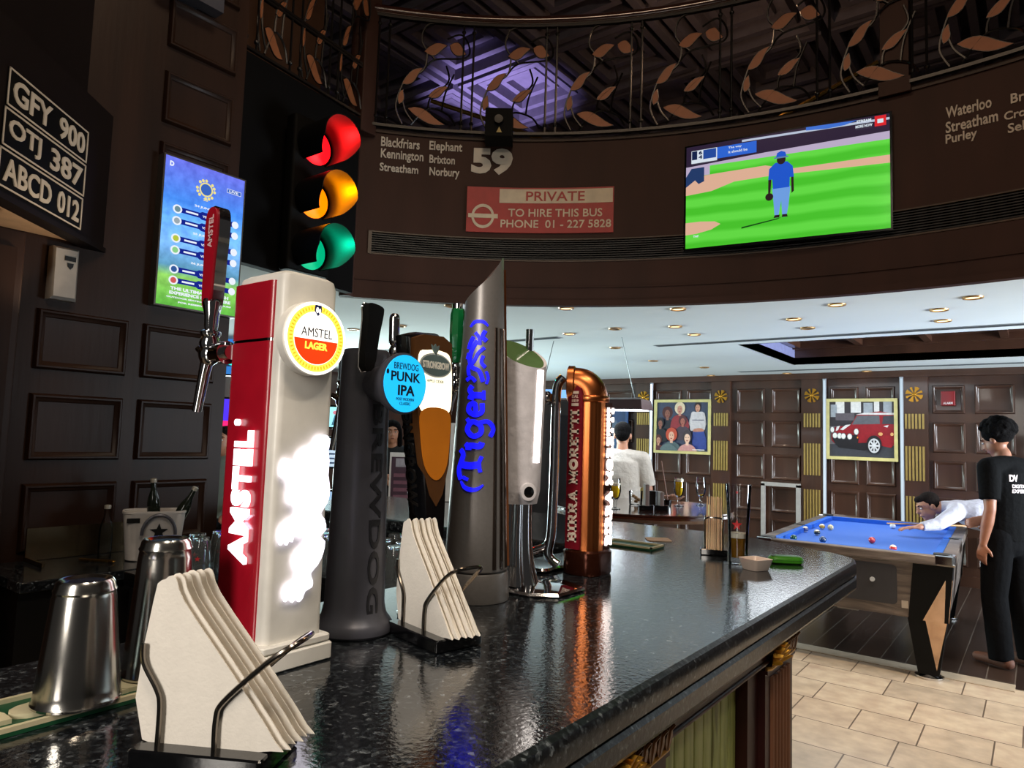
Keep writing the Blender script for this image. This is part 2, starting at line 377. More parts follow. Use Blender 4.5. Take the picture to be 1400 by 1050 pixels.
# ------------------------------------------------------------------ the setting
CEIL = 2.5
RCX, RCY, RR = -.678, .578, 3.985
def rp(deg, z, w=0):
    a = math.radians(deg); return V((RCX+(RR-w)*cos(a), RCY+(RR-w)*sin(a), z))
def ringfr(deg0, z0): return lambda a, b, c: rp(deg0-math.degrees(a/RR), z0+b, c)
def cyl_px(px, py):            # where a pixel's ray meets the ring wall: angle and height
    d = ray(px, py); ox, oy = -RCX, -RCY
    a = d.x*d.x+d.y*d.y; b = ox*d.x+oy*d.y; c = ox*ox+oy*oy-RR*RR
    p = CAM+d*((-b+math.sqrt(b*b-a*c))/a)
    return math.degrees(math.atan2(p.y-RCY, p.x-RCX)), p.z
def ring_box(g, a0, a1, w0, w1, z0, z1, n=40, mi=0):
    rs = []
    for i in range(n+1):
        a = a0+(a1-a0)*i/n; rs.append([rp(a, z0, w0), rp(a, z0, w1), rp(a, z1, w1), rp(a, z1, w0)])
    return g.rings(rs, mi)

g = G(); g.box(-12, 5, -3, 5.72, -.1, 0, 0); g.box(-12, 5, 5.72, 9.7, -.1, 0, 1)
struct('floor', g, [tile_m, plank_m])
g = G(); g.box(-1.55, -.155, 5.64, 5.80, 0, .006)
struct('trim_1', g, M('threshold_strip', 'b9ab97', .4))

# ceiling of the lower room, with the round atrium cut out and the dark coffer left open
CX0, CX1, CY0, CY1 = -2.28, 1.6, 6.62, 8.5
g = G(); fz = plane_fr((0, 0, CEIL), (1, 0, 0), (0, 1, 0))
arc = [tuple(rp(a, 0, -.05)[:2]) for a in range(142, 38, -2)]
g.prism([(-12, 2.0), (-3.52, 2.0), (-3.62, 2.95)]+arc+[(4.5, arc[-1][1]), (4.5, CY0), (-12, CY0)], fz, 0, .08)
g.prism([(-12, CY0), (CX0, CY0), (CX0, CY1), (-12, CY1)], fz, 0, .08)
g.prism([(CX1, CY0), (4.5, CY0), (4.5, CY1), (CX1, CY1)], fz, 0, .08)
g.prism([(-12, CY1), (4.5, CY1), (4.5, 9.7), (-12, 9.7)], fz, 0, .08)
struct('ceiling', g, ceiling_white)
g = G()                                           # coffer: white upstands and a dark panelled lid
g.box(CX0-.02, CX0, CY0-.02, CY1+.02, CEIL+.0, CEIL+.26); g.box(CX1, CX1+.02, CY0-.02, CY1+.02, CEIL, CEIL+.26)
g.box(CX0, CX1, CY0-.02, CY0, CEIL, CEIL+.26); g.box(CX0, CX1, CY1, CY1+.02, CEIL, CEIL+.26, 1)
g.box(CX0, CX1, CY0, CY1, CEIL+.24, CEIL+.28, 1)
for k in range(6):
    x = CX0+.02+k*.66; g.box(x, x+.07, CY0, CY1, CEIL+.18, CEIL+.24, 1)
for y in (CY0+.02, CY0+.9, CY1-.1): g.box(CX0, CX1, y, y+.08, CEIL+.17, CEIL+.24, 1)
struct('trim_2', g, [M('coffer_upstand_paint', '6a6d93', .7), panel_wood])
g = G()                                           # linear slots in the ceiling
for x0, x1, y in ((-3.05, 3, 6.31), (-3.15, 3, 9.03), (-8, -3.6, 5.4)):
    g.box(x0, x1, y, y+.10, CEIL-.004, CEIL-.001); g.box(x0+.02, x1-.02, y+.02, y+.045, CEIL-.008, CEIL-.004, 1); g.box(x0+.02, x1-.02, y+.06, y+.085, CEIL-.008, CEIL-.004, 1)
struct('trim_3', g, [M('slot_diffuser_grey', '8b9092', .5), M('slot_dark', '4a4e50', .6)])

# back wall of dark raised panels, pilaster ribs in pale gold
BY = 9.6
g = G(); g.box(-12, 4.5, BY, BY+.1, 0, CEIL)
MOULD = ((0, 0), (.004, .018), (.010, .026), (.018, .026), (.026, .016), (.034, .012), (.040, .003), (.048, .002))
def moulding(g, fr, a0, a1, b0, b1, k=1.0):     # mitred picture-rail frame round a raised field
    g.rings([[fr(a0+i*k, b0+i*k, c*k), fr(a1-i*k, b0+i*k, c*k), fr(a1-i*k, b1-i*k, c*k), fr(a0+i*k, b1-i*k, c*k)] for i, c in MOULD])
def panel(g, x0, x1, z0, z1): moulding(g, lambda a, b, c: V((a, BY-c, b)), x0, x1, z0, z1, 1.1)
rows = [(2.31, 1.975), (1.87, 1.515), (1.42, 1.08), (.99, .65), (.56, .22)]
for x0, x1 in ((-3.35, -2.965), (-2.875, -2.495), (-2.135, -1.80), (-1.72, -1.39), (-1.0, -.67), (-.58, -.2), (.35, .7), (.8, 1.15),
               (-4.58, -4.17), (-4.09, -3.70), (-5.95, -5.5), (-5.42, -4.95), (-7.2, -6.7), (-6.6, -6.1)):
    for z1, z0 in rows: panel(g, x0, x1, z0, z1)
for x in (-4.87, -3.68, -2.46, -1.29, -.04): g.box(x-.02, x+.25, BY-.05, BY, .1, 2.42)
g.box(-12, 4.5, BY-.07, BY, 2.42, CEIL); g.box(-12, 4.5, BY-.05, BY, 0, .12)
struct('wall_back', g, panel_wood)
rosette_l = ['gold rosette above the slatted pilaster between the two dark panels left of the group portrait', 'gold rosette to the right of the framed group portrait',
             'gold rosette just left of the framed red car picture', 'gold rosette to the right of the framed red car picture', 'gold rosette above the standing player in black, at the frame edge']
rosette_l[0] = 'gold rosette left of the framed group portrait, above the man in the pale shirt'
for k, x in enumerate((-4.865, -3.665, -2.45, -1.285, -.035)):
    g = G()
    for z0, z1 in ((1.79, 1.97), (1.17, 1.58), (.50, .985)):
        for j in range(6): g.box(x+.004+j*.036, x+.026+j*.036, BY-.065, BY-.05, z0, z1)
    struct('trim_%d' % (10+k), g, pale_gold)
    c = V((x+.105, BY-.055, 2.205)); t = thing('wall_rosette', rosette_l[k], 'ornament', c, 0, 'gold rosettes on the pilasters')
    for j in range(8):
        a = j*PI/4+PI/8; g = G(); fr = plane_fr((0, 0, 0), (cos(a), 0, sin(a)), (-sin(a), 0, cos(a)))
        w = 1 if j % 2 else .55
        g.prism([(.012, -.005), (.05, -.013*w), (.088, -.028*w), (.094, 0), (.088, .028*w), (.05, .013*w), (.012, .005)], fr, 0, .012)
        g.prism([(.02, -.004), (.08, -.01), (.08, .01), (.02, .004)], fr, .012, .022)
        put('petal', g, gold_leaf, t, True)
    g = G(); g.ball((0, -.012, 0), .022, .014, .022); put('boss', g, gold_leaf, t, True)
# slim light strips on the wall
for k, (x, s, lb) in enumerate(((-4.625, 5, 'brightest slim vertical light strip, left of the framed group portrait'), (-2.19, 1.3, 'slim vertical white strip left of the framed red car picture'), (-1.315, 1.0, 'slim vertical white strip right of the framed red car picture'))):
    t = thing('light_strip', lb, 'light', (x, BY-.05, .5), 0, 'light strips on the back wall')
    g = G(); g.box(-.02, .02, -.02, 0, 0, 1.92); put('channel', g, M('strip_channel', '9aa0a8', .4), t, True)
    g = G(); g.box(-.013, .013, -.026, -.018, .02, 1.90); put('diffuser', g, E('strip_light_%d' % k, 'a4adb6' if k else 'cfe6ff', s*.5), t, True)

# far left wall and right wall of the games room, and the upper storey
g = G(); g.box(-9.1, -9, 2, 9.7, 0, CEIL); struct('wall_left', g, panel_wood)
g = G(); g.box(4.5, 4.6, 2, 9.7, 0, 2.5); struct('wall_right', g, panel_wood)
brown_up = M('upper_brown_wall', '5b3c27', .7)
g = G(); g.box(-10, 6, 9.8, 9.9, 2.6, 6.2); g.box(-10, -9.9, 2, 9.9, 2.6, 6.2); struct('wall_upper', g, M('upper_dark_wall', '2c1a14', .6))
g = G(); g.box(-4.75, -4.7, 1.9, 3.4, 2.6, 6.0); g.box(.55, 2.4, 6.4, 6.45, 2.6, 6.0); struct('wall_gallery', g, brown_up)
g = G(); g.box(-10, 6, 1.6, 9.9, 5.95, 6.05)       # coffered gallery ceiling
for a in range(11):
    for b in range(6):
        x, y, w = -9.4+a*1.3, 2.1+b*1.28, 1.22
        for d, z in ((0, 5.74), (.17, 5.80), (.34, 5.86)):
            x0, x1, y0, y1, q = x+d, x+w-d, y+d, y+w-d, .075
            g.box(x0, x1, y0, y0+q, z, 5.95); g.box(x0, x1, y1-q, y1, z, 5.95); g.box(x0, x0+q, y0+q, y1-q, z, 5.95); g.box(x1-q, x1, y0+q, y1-q, z, 5.95)
struct('ceiling_gallery', g, M('gallery_ceiling_paint', '8a8590', .35))
g = G()
rg = [[rp(a, z, w) for w, z in ((-.05, 3.60), (-1.1, 3.60), (-1.1, 3.66), (-.05, 3.66))] for a in range(146, 36, -2)]
g.rings(rg); struct('floor_gallery', g, dark_wood)

# the ring fascia, its grille and beads
g = G()
ring_box(g, 142.2, 40, 0, -.10, CEIL-.02, 2.795, 60); ring_box(g, 142.2, 40, 0, -.10, 2.948, 3.665, 60)
ring_box(g, 142.2, 139.5, 0, -.10, 2.795, 2.948, 3); ring_box(g, 142.2, 40, -.06, -.10, 2.79, 2.95, 60)
ring_box(g, 142.2, 40, .012, -.005, CEIL-.03, CEIL+.012, 60); ring_box(g, 142.2, 40, .01, -.005, 2.60, 2.608, 60, 0)
struct('wall_fascia', g, fascia_wood)
g = G(); ring_box(g, 142.2, 40, .012, -.12, 3.665, 3.69, 60); struct('trim_4', g, dark_wood)
t = thing('air_vent_grille', 'long black louvred air grille curving along the brown fascia under the red sign', 'vent', rp(115, 2.795))
g = G(); ring_box(g, 139.5, 40, .006, -.012, 2.945, 2.953, 60); ring_box(g, 139.5, 40, .006, -.012, 2.787, 2.797, 60); ring_box(g, 139.7, 139.35, .006, -.012, 2.79, 2.953, 1)
put('frame', g, M('grille_frame', '4a3a2c', .4), t)
g = G()
for k in range(9): ring_box(g, 139.35, 40, -.004, -.03, 2.803+k*.016, 2.810+k*.016, 50)
put('louvres', g, black_paint, t)

# panelled pier on the left with its end turned to the games room
LX = -3.45
g = G(); g.box(LX-.1, LX, -1.6, 2.0, 0, 5.9)
def lpanel(y0, y1, z0, z1): moulding(g, lambda a, b, c: V((LX+c, a, b)), y0, y1, z0, z1, .9)
for z0, z1 in ((1.37, 1.66), (1.765, 2.03), (.98, 1.27)):
    for y0, y1 in ((1.105, 1.485), (1.555, 1.925)): lpanel(y0, y1, z0, z1)
for z0, z1 in ((2.66, 2.95), (3.05, 3.315), (3.445, 3.70), (3.82, 4.1)): lpanel(1.57, 1.94, z0, z1)
struct('wall_pier', g, dark_wood)
# black board between the pier and the ring that carries the traffic light, and the post at its end
g = G(); f0 = plane_fr((-3.5, 2.0, 0), V((-.12, .95, 0)).normalized(), (0, 0, 1)); g.fbox(f0, 0, .965, 2.46, 3.66, -.06, 0)
struct('wall_signal', g, M('matt_black_board', '060505', .8, spec=.1))
g = G(); g.cyl(rp(141.6, 2.47, .0), rp(141.6, 4.9, .0), .05, n=12); g.rbox(-3.83, -3.69, 3.02, 3.16, 3.63, 4.95, .012)
struct('trim_5', g, fascia_wood)
a0, a1 = 90.6, 88.4
g = G(); ring_box(g, a0, a1, .02, -.12, 3.66, 5.2, 2); ring_box(g, a0+.15, a1-.15, .035, -.13, 3.66, 3.75, 2); struct('trim_6', g, fascia_wood)

# slanting bulkhead with the number plates, its soffit, and the tall cupboard under it
NO = V((LX, 1.35, 0)); ND = V((-.675, .737, 0)).normalized(); NN = V((.737, .675, 0)).normalized()
nfr = lambda a, b, c: NO - ND*(1.75-a) + V((0, 0, b)) + NN*c       # a runs left to right as read
g = G(); g.fbox(nfr, -.6, 1.75, 2.345, 2.985, -.06, 0); g.fbox(nfr, -.6, 1.75, 2.985, 5.9, -.14, -.08); g.fbox(nfr, -.6, 1.75, 2.33, 2.352, -.06, .012)
struct('wall_bulkhead', g, M('dark_bulkhead', '140c0b', .6, spec=.2))
g = G(); q = [nfr(-.6, 0, -.06), nfr(1.70, 0, -.06)]
g.prism([(LX, -1.6), (q[0].x, q[0].y), (q[1].x, q[1].y)], plane_fr((0, 0, 2.35), (1, 0, 0), (0, 1, 0)), 0, .03); struct('ceiling_soffit', g, M('beige_soffit', 'c2a283', .7))
lamp('soffit_fill', 'SPOT', (-2.95, 1.22, 1.95), 7, (1, .78, .55), .05, (-3.2, .90, 2.35), 1.5)  # added spot aimed upwards to brighten the beige soffit
p = pl(36, 330, 0, -3.12)
g = G(); g.rbox(-3.42, -3.12, -1.4, p.y, 0, 2.27, .008); g.box(-3.14, -3.105, p.y-.42, p.y-.03, 1.2, 2.2)
tags(put('tall_cupboard', g, dark_wood), 'tall dark wooden cupboard at the left edge below the number plates', 'cupboard')

# downlights
dl = [(618, 417.5, 0), (547, 445, 0), (483, 450, 0), (554, 474, 0), (774, 421, 1), (778, 456, 1), (927, 422, 1), (923, 446, 1), (841, 449, 0), (949, 457, 1), (841, 475, 0), (893, 493, 0), (963, 502, 0),
      (1144, 416, 1), (1085, 436, 1), (1104, 448, 0), (1284, 423, 1), (1289, 438, 1), (1330, 406, 1), (972, 513, 1), (1076, 510, 1), (1185, 507, 1)]
glow, dead = E('downlight_glow', 'ffd9a0', 2.2), M('unlit_reflector', '8d8f90', .2, .6)
trimm = M('downlight_rim', 'b08a5c', .3, .5)
pts = [(at(x, y, CEIL), l, CEIL) for x, y, l in dl]
pts += [(V((-1.25, 7.3, CEIL+.24)), 1, CEIL+.24), (V((-.5, 7.3, CEIL+.24)), 0, CEIL+.24)]
for p, l, z in pts:
    inc = z > CEIL
    t = thing('downlight', ('lit' if l else 'unlit')+' round recessed downlight in the '+('dark wood ceiling recess' if inc else 'white ceiling'), 'light', (p.x, p.y, z), 0,
              ('lit' if l else 'unlit')+' downlights in the '+('recess' if inc else 'white ceiling'))
    g = G(); g.lathe([(.040, -.002), (.046, -.010), (.056, -.010), (.060, -.001)], n=20, cap=False); put('rim', g, trimm, t, True)
    g = G(); g.lathe([(.041, -.004), (.02, -.002)], n=20); put('lens', g, glow if l else dead, t, True)
for x, y, e in ((-.45, 4.95, 75), (.35, 4.9, 90), (-.35, 5.3, 14), (-1.0, 5.0, 16), (-1.46, 5.42, 10), (-2.4, 5.8, 10), (-2.05, 4.65, 10), (-2.9, 8.7, 34), (-1.6, 8.7, 30), (-4.1, 8.7, 38), (.2, 8.6, 8), (-5.6, 8.6, 30)):
    lamp('downlight_lamp', 'SPOT', (x, y, CEIL-.02), e, WARM, .04, (x, y, 0), 1.9, blend=.8)
# ------------------------------------------------------------------ lettering on the ring
def rtext(g, t, x0, yt, yb, x1, mi=0, bold=.0):
    ym = (yt+yb)/2; a0, z0 = cyl_px(x0, ym); a1, z1 = cyl_px(x1, ym); zt = cyl_px((x0+x1)/2, yt)[1]; zb = cyl_px((x0+x1)/2, yb)[1]
    g.text(t, ringfr(a0, 0), 0, zb, math.radians(a0-a1)*RR, zt-zb, 0, .006, bold, mi)
def words(items, lab, bold=.012):
    t = thing('route_lettering', lab, 'lettering', rp(*cyl_px(items[0][1], items[0][3])))
    for it in items:
        g = G(); rtext(g, *it, bold=bold); put('word', g, letter_cream, t)
words([('Blackfriars', 521, 189.5, 202.5, 574), ('Kennington', 520.5, 206, 222, 579), ('Streatham', 519, 225, 236, 572)], 'cream place names in three lines left of Elephant on the brown fascia, starting Blackfriars', .016)
words([('Elephant', 587, 194.5, 210, 632), ('Brixton', 587, 213, 224, 622), ('Norbury', 587, 230, 244.5, 628)], 'cream place names beside the number on the brown fascia, first word Elephant', .016)
words([('59', 644.5, 203, 239, 701)], 'large cream number 59 on the brown fascia above the red sign', .05)
words([('Waterloo', 1293, 139.5, 155, 1356), ('Streatham', 1293, 159, 174.5, 1365), ('Purley', 1293, 180, 196.5, 1336)], 'cream place names right of the television, first word Waterloo', .016)
words([('Bri', 1382, 126, 139, 1404), ('Croy', 1373, 149, 164, 1412), ('Sel', 1378, 167, 180, 1401)], 'cream place names cut off by the right edge of the photo', .016)

# red hire sign
A0, A1, Z0, Z1 = 129.88, 114.78, 2.992, 3.322
SW = math.radians(A0-A1)*RR; SH = Z1-Z0; sf = ringfr(A0, Z0)
sign_red, sign_cream = M('sign_red', 'a8332d', .5), M('sign_cream', 'd3c1a5', .5)
t = thing('hire_sign', 'red and cream private hire sign with bar and ring emblem on the brown fascia', 'sign', rp(122, Z0))
g = G(); ring_box(g, A0, A1, .012, .001, Z0, Z1, 16); put('board', g, sign_red, t)
def cellbox(g, u0, u1, v0, v1, c0, c1, n=10):
    for i in range(n):
        a = u0+(u1-u0)*i/n; b = u0+(u1-u0)*(i+1)/n; g.fbox(sf, a*SW, b*SW, v0*SH, v1*SH, c0, c1)
g = G(); cellbox(g, .222, .993, .655, .965, .012, .0145); put('name_strip', g, sign_cream, t)
g = G(); g.text('PRIVATE', sf, .405*SW, .705*SH, .40*SW, .21*SH, .0145, .017, .01); put('word', g, sign_red, t)
g = G(); g.text('TO HIRE THIS BUS', sf, .285*SW, .355*SH, .64*SW, .175*SH, .012, .015, .01); g.text('PHONE  01 - 227 5828', sf, .235*SW, .11*SH, .75*SW, .175*SH, .012, .015, .01); put('wording', g, sign_cream, t)
g = G(); g.ring2d(.112*SW, .35*SH, .078*SW, .27*SH, .062*SW, .205*SH, sf, .012, .015); cellbox(g, .012, .215, .31, .40, .012, .0165, 4); put('emblem', g, sign_cream, t)

# baseball television
def screen_frame(p0, p1, z0, z1, off=.0):
    u = (V((p1[0], p1[1], 0))-V((p0[0], p0[1], 0))); w = u.length; u.normalize()
    return plane_fr((p0[0], p0[1], z0), u, (0, 0, 1)), w, z1-z0
pa, pb = rp(107.55, 0), rp(89.95, 0)
tf, TW, TH = screen_frame(pa, pb, 2.842, 3.546)
t = thing('television', 'wide television showing a baseball player in blue, on the brown fascia', 'television', V(tf(TW/2, 0, 0)))
g = G(); g.fbox(tf, -.012, TW+.012, -.014, TH+.012, -.012, .034); put('casing', g, black_gloss, t)
g = G(); g.fbox(tf, TW*.3, TW*.7, TH*.3, TH*.7, -.075, -.012); put('wall_bracket', g, black_paint, t)
def picture(name, fr, w, h, d, shapes, parent, label=None, step=.0005):
    g = G(); ms = []
    for k, (m, P) in enumerate(shapes):
        if m not in ms: ms.append(m)
        c = d+k*step
        if isinstance(P, tuple) and P[0] == 'text':
            _, s, u, v, tw, th = P[:6]; g.text(s, fr, u*w, v*h, tw*w, th*h, c, c+step, P[6] if len(P) > 6 else .02, ms.index(m))
        else: g.prism([(min(1, max(0, a))*w, min(1, max(0, b))*h) for a, b in P], fr, c, c+step, ms.index(m))
    return put(name, g, ms, parent, label=label)
def R4(u0, v0, u1, v1): return [(u0, v0), (u1, v0), (u1, v1), (u0, v1)]
def grass_mat():
    m, N, L = node_mat('screen_grass'); b = N['Principled BSDF']; b.inputs['Base Color'].default_value = (0, 0, 0, 1); b.inputs['Roughness'].default_value = .15
    tc = N.new('ShaderNodeTexCoord'); wv = N.new('ShaderNodeTexWave'); wv.bands_direction = 'Z'; wv.inputs['Scale'].default_value = 2.6; wv.inputs['Distortion'].default_value = 2.2; wv.inputs['Detail Scale'].default_value = .6
    L.new(tc.outputs['Object'], wv.inputs[0]); r = ramp(N, [(.2, '48c02c'), (.8, '62d844')]); L.new(wv.outputs['Fac'], r.inputs[0])
    L.new(r.outputs[0], b.inputs['Emission Color']); b.inputs['Emission Strength'].default_value = 1; return m
gm = grass_mat(); sc = lambda n, h='000000', s=1: M('screen_'+n, '000000', .15, emit=(h, s), noise=(3, 0))
sh = [(gm, R4(0, 0, 1, 1)), (sc('stand', '2c2036'), R4(0, .80, 1, 1)), (sc('track', 'b9aac6'), [(0, .79), (1, .775), (1, .845), (.42, .83), (0, .80)]),
      (sc('wall_blue', '2c63cf'), R4(.13, .845, .375, .955)), (sc('pale', 'b8c2d6'), [(.3, .965), (1, .945), (1, .965), (.3, .985)]), (sc('crowd', '3c6fd0'), [(.62, .97), (.72, .955), (.80, .96), (.86, .985), (.62, 1)]),
      (sc('dirt', 'dcae94'), [(0, .52), (.14, .535), (.26, .595), (.42, .60), (1, .565), (1, .635), (.54, .64), (.42, .705), (.16, .70), (0, .69)]),
      (sc('track'), R4(0, .70, .13, .80)),
      (sc('dirt'), [(0, .13), (.06, .135), (.14, .16), (.19, .205), (.16, .235), (.08, .25), (0, .25)]),
      (sc('shadow', '164a16'), [(.30, .135), (.48, .185), (.50, .20), (.40, .175), (.30, .15)])]
pl_b, pl_p, pl_k = sc('jersey', '1f55c8'), sc('trousers', '6d9ddf'), sc('skin_dark', '2a1d1e')
sh += [(sc('catcher', '243a66'), [(0, .60), (.05, .66), (.07, .62), (.10, .64), (.10, .78), (.03, .78), (.0, .7)]),
       (pl_p, [(.455, .48), (.545, .48), (.535, .30), (.525, .20), (.505, .20), (.50, .36), (.485, .20), (.468, .20), (.462, .35)]),
       (pl_k, [(.462, .20), (.49, .20), (.493, .225), (.468, .225)]), (pl_k, [(.503, .20), (.532, .20), (.528, .225), (.505, .225)]),
       (pl_k, [(.436, .58), (.452, .58), (.447, .44), (.435, .42)]), (pl_k, [(.548, .58), (.56, .58), (.562, .43), (.55, .41)]),
       (pl_b, [(.44, .66), (.47, .71), (.53, .71), (.556, .66), (.562, .56), (.542, .56), (.54, .47), (.46, .47), (.456, .56), (.436, .56)]),
       (pl_k, ell(.441, .40, .02, .035)), (pl_k, ell(.50, .735, .022, .045)), (pl_b, [(.473, .755), (.527, .755), (.52, .80), (.50, .815), (.48, .80)]), (sc('cap_grey', '5b7ba8'), R4(.465, .748, .535, .762)),
       (sc('bug', 'd6e0ea'), R4(.03, .825, .17, .95)), (sc('bug_blue', '244a9a'), R4(.095, .855, .165, .945)), (sc('bug_dark', '16244a'), R4(.033, .86, .062, .945)),
       (sc('bug_dark'), ('text', '6', .07, .905, .02, .036, .05)), (sc('bug_dark'), ('text', '4', .07, .862, .02, .036, .05)),
       (sc('bug'), ('text', 'The way', .23, .91, .07, .025)), (sc('bug'), ('text', 'it should be', .23, .87, .10, .025)),
       (sc('logo_red', 'd8242c'), R4(.935, .895, .985, .985)), (sc('bug'), ('text', 'STREAM', .855, .95, .065, .025, .04)), (sc('bug'), ('text', 'MORE NOW', .85, .905, .075, .025, .04)),
       (sc('bug'), R4(.947, .92, .973, .955)), (sc('bug'), ('text', 'TNF', .045, .095, .03, .02, .04))]
picture('screen', tf, TW, TH, .0345, sh, t)

# portrait fixture screen on the pier
pf = plane_fr((LX+.055, 1.578, 2.128), (0, 1, 0), (0, 0, 1)); PW, PH = .425, .742
t = thing('fixture_screen', 'upright screen listing football fixtures on the panelled pier', 'screen', (LX, 1.79, 2.128))
g = G(); g.fbox(pf, -.008, PW+.008, -.008, PH+.008, -.055, .004); put('casing', g, M('screen_frame_grey', '5a544e', .35, .4), t)
def grad_mat():
    m, N, L = node_mat('fixture_backdrop'); b = N['Principled BSDF']; b.inputs['Base Color'].default_value = (0, 0, 0, 1); b.inputs['Roughness'].default_value = .2
    tc = N.new('ShaderNodeTexCoord'); sx = N.new('ShaderNodeSeparateXYZ'); L.new(tc.outputs['Object'], sx.inputs[0])
    mr = N.new('ShaderNodeMapRange'); mr.inputs[1].default_value = .0; mr.inputs[2].default_value = .742; L.new(sx.outputs['Z'], mr.inputs[0])
    nz = N.new('ShaderNodeTexNoise'); nz.inputs['Scale'].default_value = 26; nz.inputs['Detail'].default_value = 7; L.new(tc.outputs['Object'], nz.inputs['Vector'])
    r = ramp(N, [(0, '4f9a34'), (.2, '7cb653'), (.27, '4c7f9c'), (.42, '6fa4dc'), (.58, '5f9fe6'), (.72, '3c78d0'), (1, '5c63c8')]); L.new(mr.outputs[0], r.inputs[0])
    mx = N.new('ShaderNodeMix'); mx.data_type = 'RGBA'; mx.blend_type = 'OVERLAY'; mx.inputs[0].default_value = .55
    L.new(r.outputs[0], mx.inputs[6]); L.new(nz.outputs['Fac'], mx.inputs[7]); L.new(mx.outputs[2], b.inputs['Emission Color']); b.inputs['Emission Strength'].default_value = 1.5
    return m
navy, gold_s, wht = sc('navy', '14238c'), sc('gold', 'f2e48c'), sc('white', 'eef4ff')
sh = [(grad_mat(), R4(0, 0, 1, 1)), (wht, ('text', 'D', .05, .935, .05, .035, .06)), (wht, [(.77, .875), (.96, .875), (.96, .905), (.77, .905)]), (sc('blue', '3b66c0'), R4(.775, .878, .955, .902)), (wht, ('text', 'LIVE', .80, .882, .12, .016, .03))]
for k in range(16):
    a = PI*2*k/16
    if k % 4 != 3: sh.append((gold_s, ell(.5+.11*cos(a), .845+.063*sin(a), .018, .011, 8)))
sh += [(gold_s, ell(.5, .845, .085, .05)), (sc('blue'), ell(.5, .845, .068, .04)), (gold_s, ('text', '25', .47, .765, .06, .015, .03))]
def fixture(v, cols):
    r = [(navy, [(.20, v-.018), (.44, v-.018), (.47, v-.028), (.53, v-.028), (.56, v-.018), (.94, v-.018), (.94, v+.018), (.56, v+.018), (.53, v+.028), (.47, v+.028), (.44, v+.018), (.20, v+.018)]),
         (wht, ell(.17, v, .055, .03)), (sc('crest_'+cols, cols), ell(.17, v, .035, .02)), (wht, ('text', 'VS', .475, v-.01, .05, .016, .03)), (wht, R4(.27, v-.006, .42, v+.006)), (wht, R4(.60, v-.006, .76, v+.006)), (wht, ell(.9, v, .045, .026))]
    return r
for v, c in ((.655, '6f8f9a'), (.575, '9aa8b0'), (.455, 'b8c640'), (.375, '8fd08a'), (.245, '345a9a'), (.17, 'd05a5a')): sh += fixture(v, c)
for s, v in (('24 JUNE 2025', .70), ('25 JUNE 2025', .505), ('26 JUNE 2025', .30)): sh.append((wht, ('text', s, .36, v, .34, .018, .04)))
for s, u, v, w, h in (('THE ULTIMATE MATCH', .14, .105, .72, .022), ('EXPERIENCE STARTS HERE', .13, .075, .76, .022), ('OUTDOOR SEATING | HAPPY HOURS', .10, .048, .8, .013), ('FOR RESERVATIONS', .24, .022, .5, .011)): sh.append((wht, ('text', s, u, v, w, h, .05)))
pc = picture('screen', pf, PW, PH, .0045, sh, t, step=.0002)

# number plates
for s, z0, z1, a0, a1, lab in (('GFY 900', 2.672, 2.812, .985, 1.535, 'top black number plate reading GFY 900 on the dark bulkhead'),
                       ('OTJ 387', 2.522, 2.662, .978, 1.535, 'middle black number plate reading OTJ 387 on the dark bulkhead'),
                       ('ABCD 012', 2.372, 2.512, .97, 1.532, 'lowest black number plate reading ABCD 012 on the dark bulkhead')):
    t = thing('number_plate', lab, 'number plate', V(nfr((a0+a1)/2, z0, .004)), 0, 'number plates on the bulkhead')
    g = G(); g.fbox(nfr, a0, a1, z0, z1, .001, .006); put('plate', g, M('plate_black', '080808', .6, spec=.15), t)
    g = G()
    for p, q, r, w in ((a0, a1, z1-.006, z1), (a0, a1, z0, z0+.006), (a0, a0+.006, z0, z1), (a1-.006, a1, z0, z1)): g.fbox(nfr, p, q, r, w, .006, .009)
    put('border', g, letter_cream, t)
    wa, wb = s.split(' '); A_, B_ = text_data(wa, .02)[2], text_data(wb, .02)[2]; k = (a1-a0-.055)/(A_+B_+.55)
    g = G(); g.text(wa, nfr, a0+.03, z0+.025, A_*k, z1-z0-.05, .006, .010, .02); put('characters', g, letter_cream, t)
    g = G(); g.text(wb, nfr, a1-.025-B_*k, z0+.025, B_*k, z1-z0-.05, .006, .010, .02); put('characters', g, letter_cream, t)
# air freshener
t = thing('air_freshener', 'small white air freshener dispenser on the dark pier under the number plates', 'dispenser', (LX, 1.18, 2.075))
w2, q = plane_fr((LX, 1.131, 2.072), (0, 1, 0), (0, 0, 1)), .104
g = G()
g.rings([[w2(0, 0, .001), w2(q, 0, .001), w2(q, .235, .001), w2(0, .235, .001)], [w2(0, 0, .05), w2(q, 0, .05), w2(q, .235, .045), w2(0, .235, .045)], [w2(.01, .012, .065), w2(q-.01, .012, .065), w2(q-.01, .225, .058), w2(.01, .225, .058)]])
put('case', g, M('grubby_white_plastic', 'b9b2aa', .45), t)
g = G(); g.fbox(w2, .045, .088, .175, .195, .055, .064); put('window', g, black_paint, t)
g = G(); g.prism([(.055, .165), (.08, .165), (.078, .15), (.068, .138), (.057, .15)], w2, .055, .0655); put('badge', g, black_paint, t)

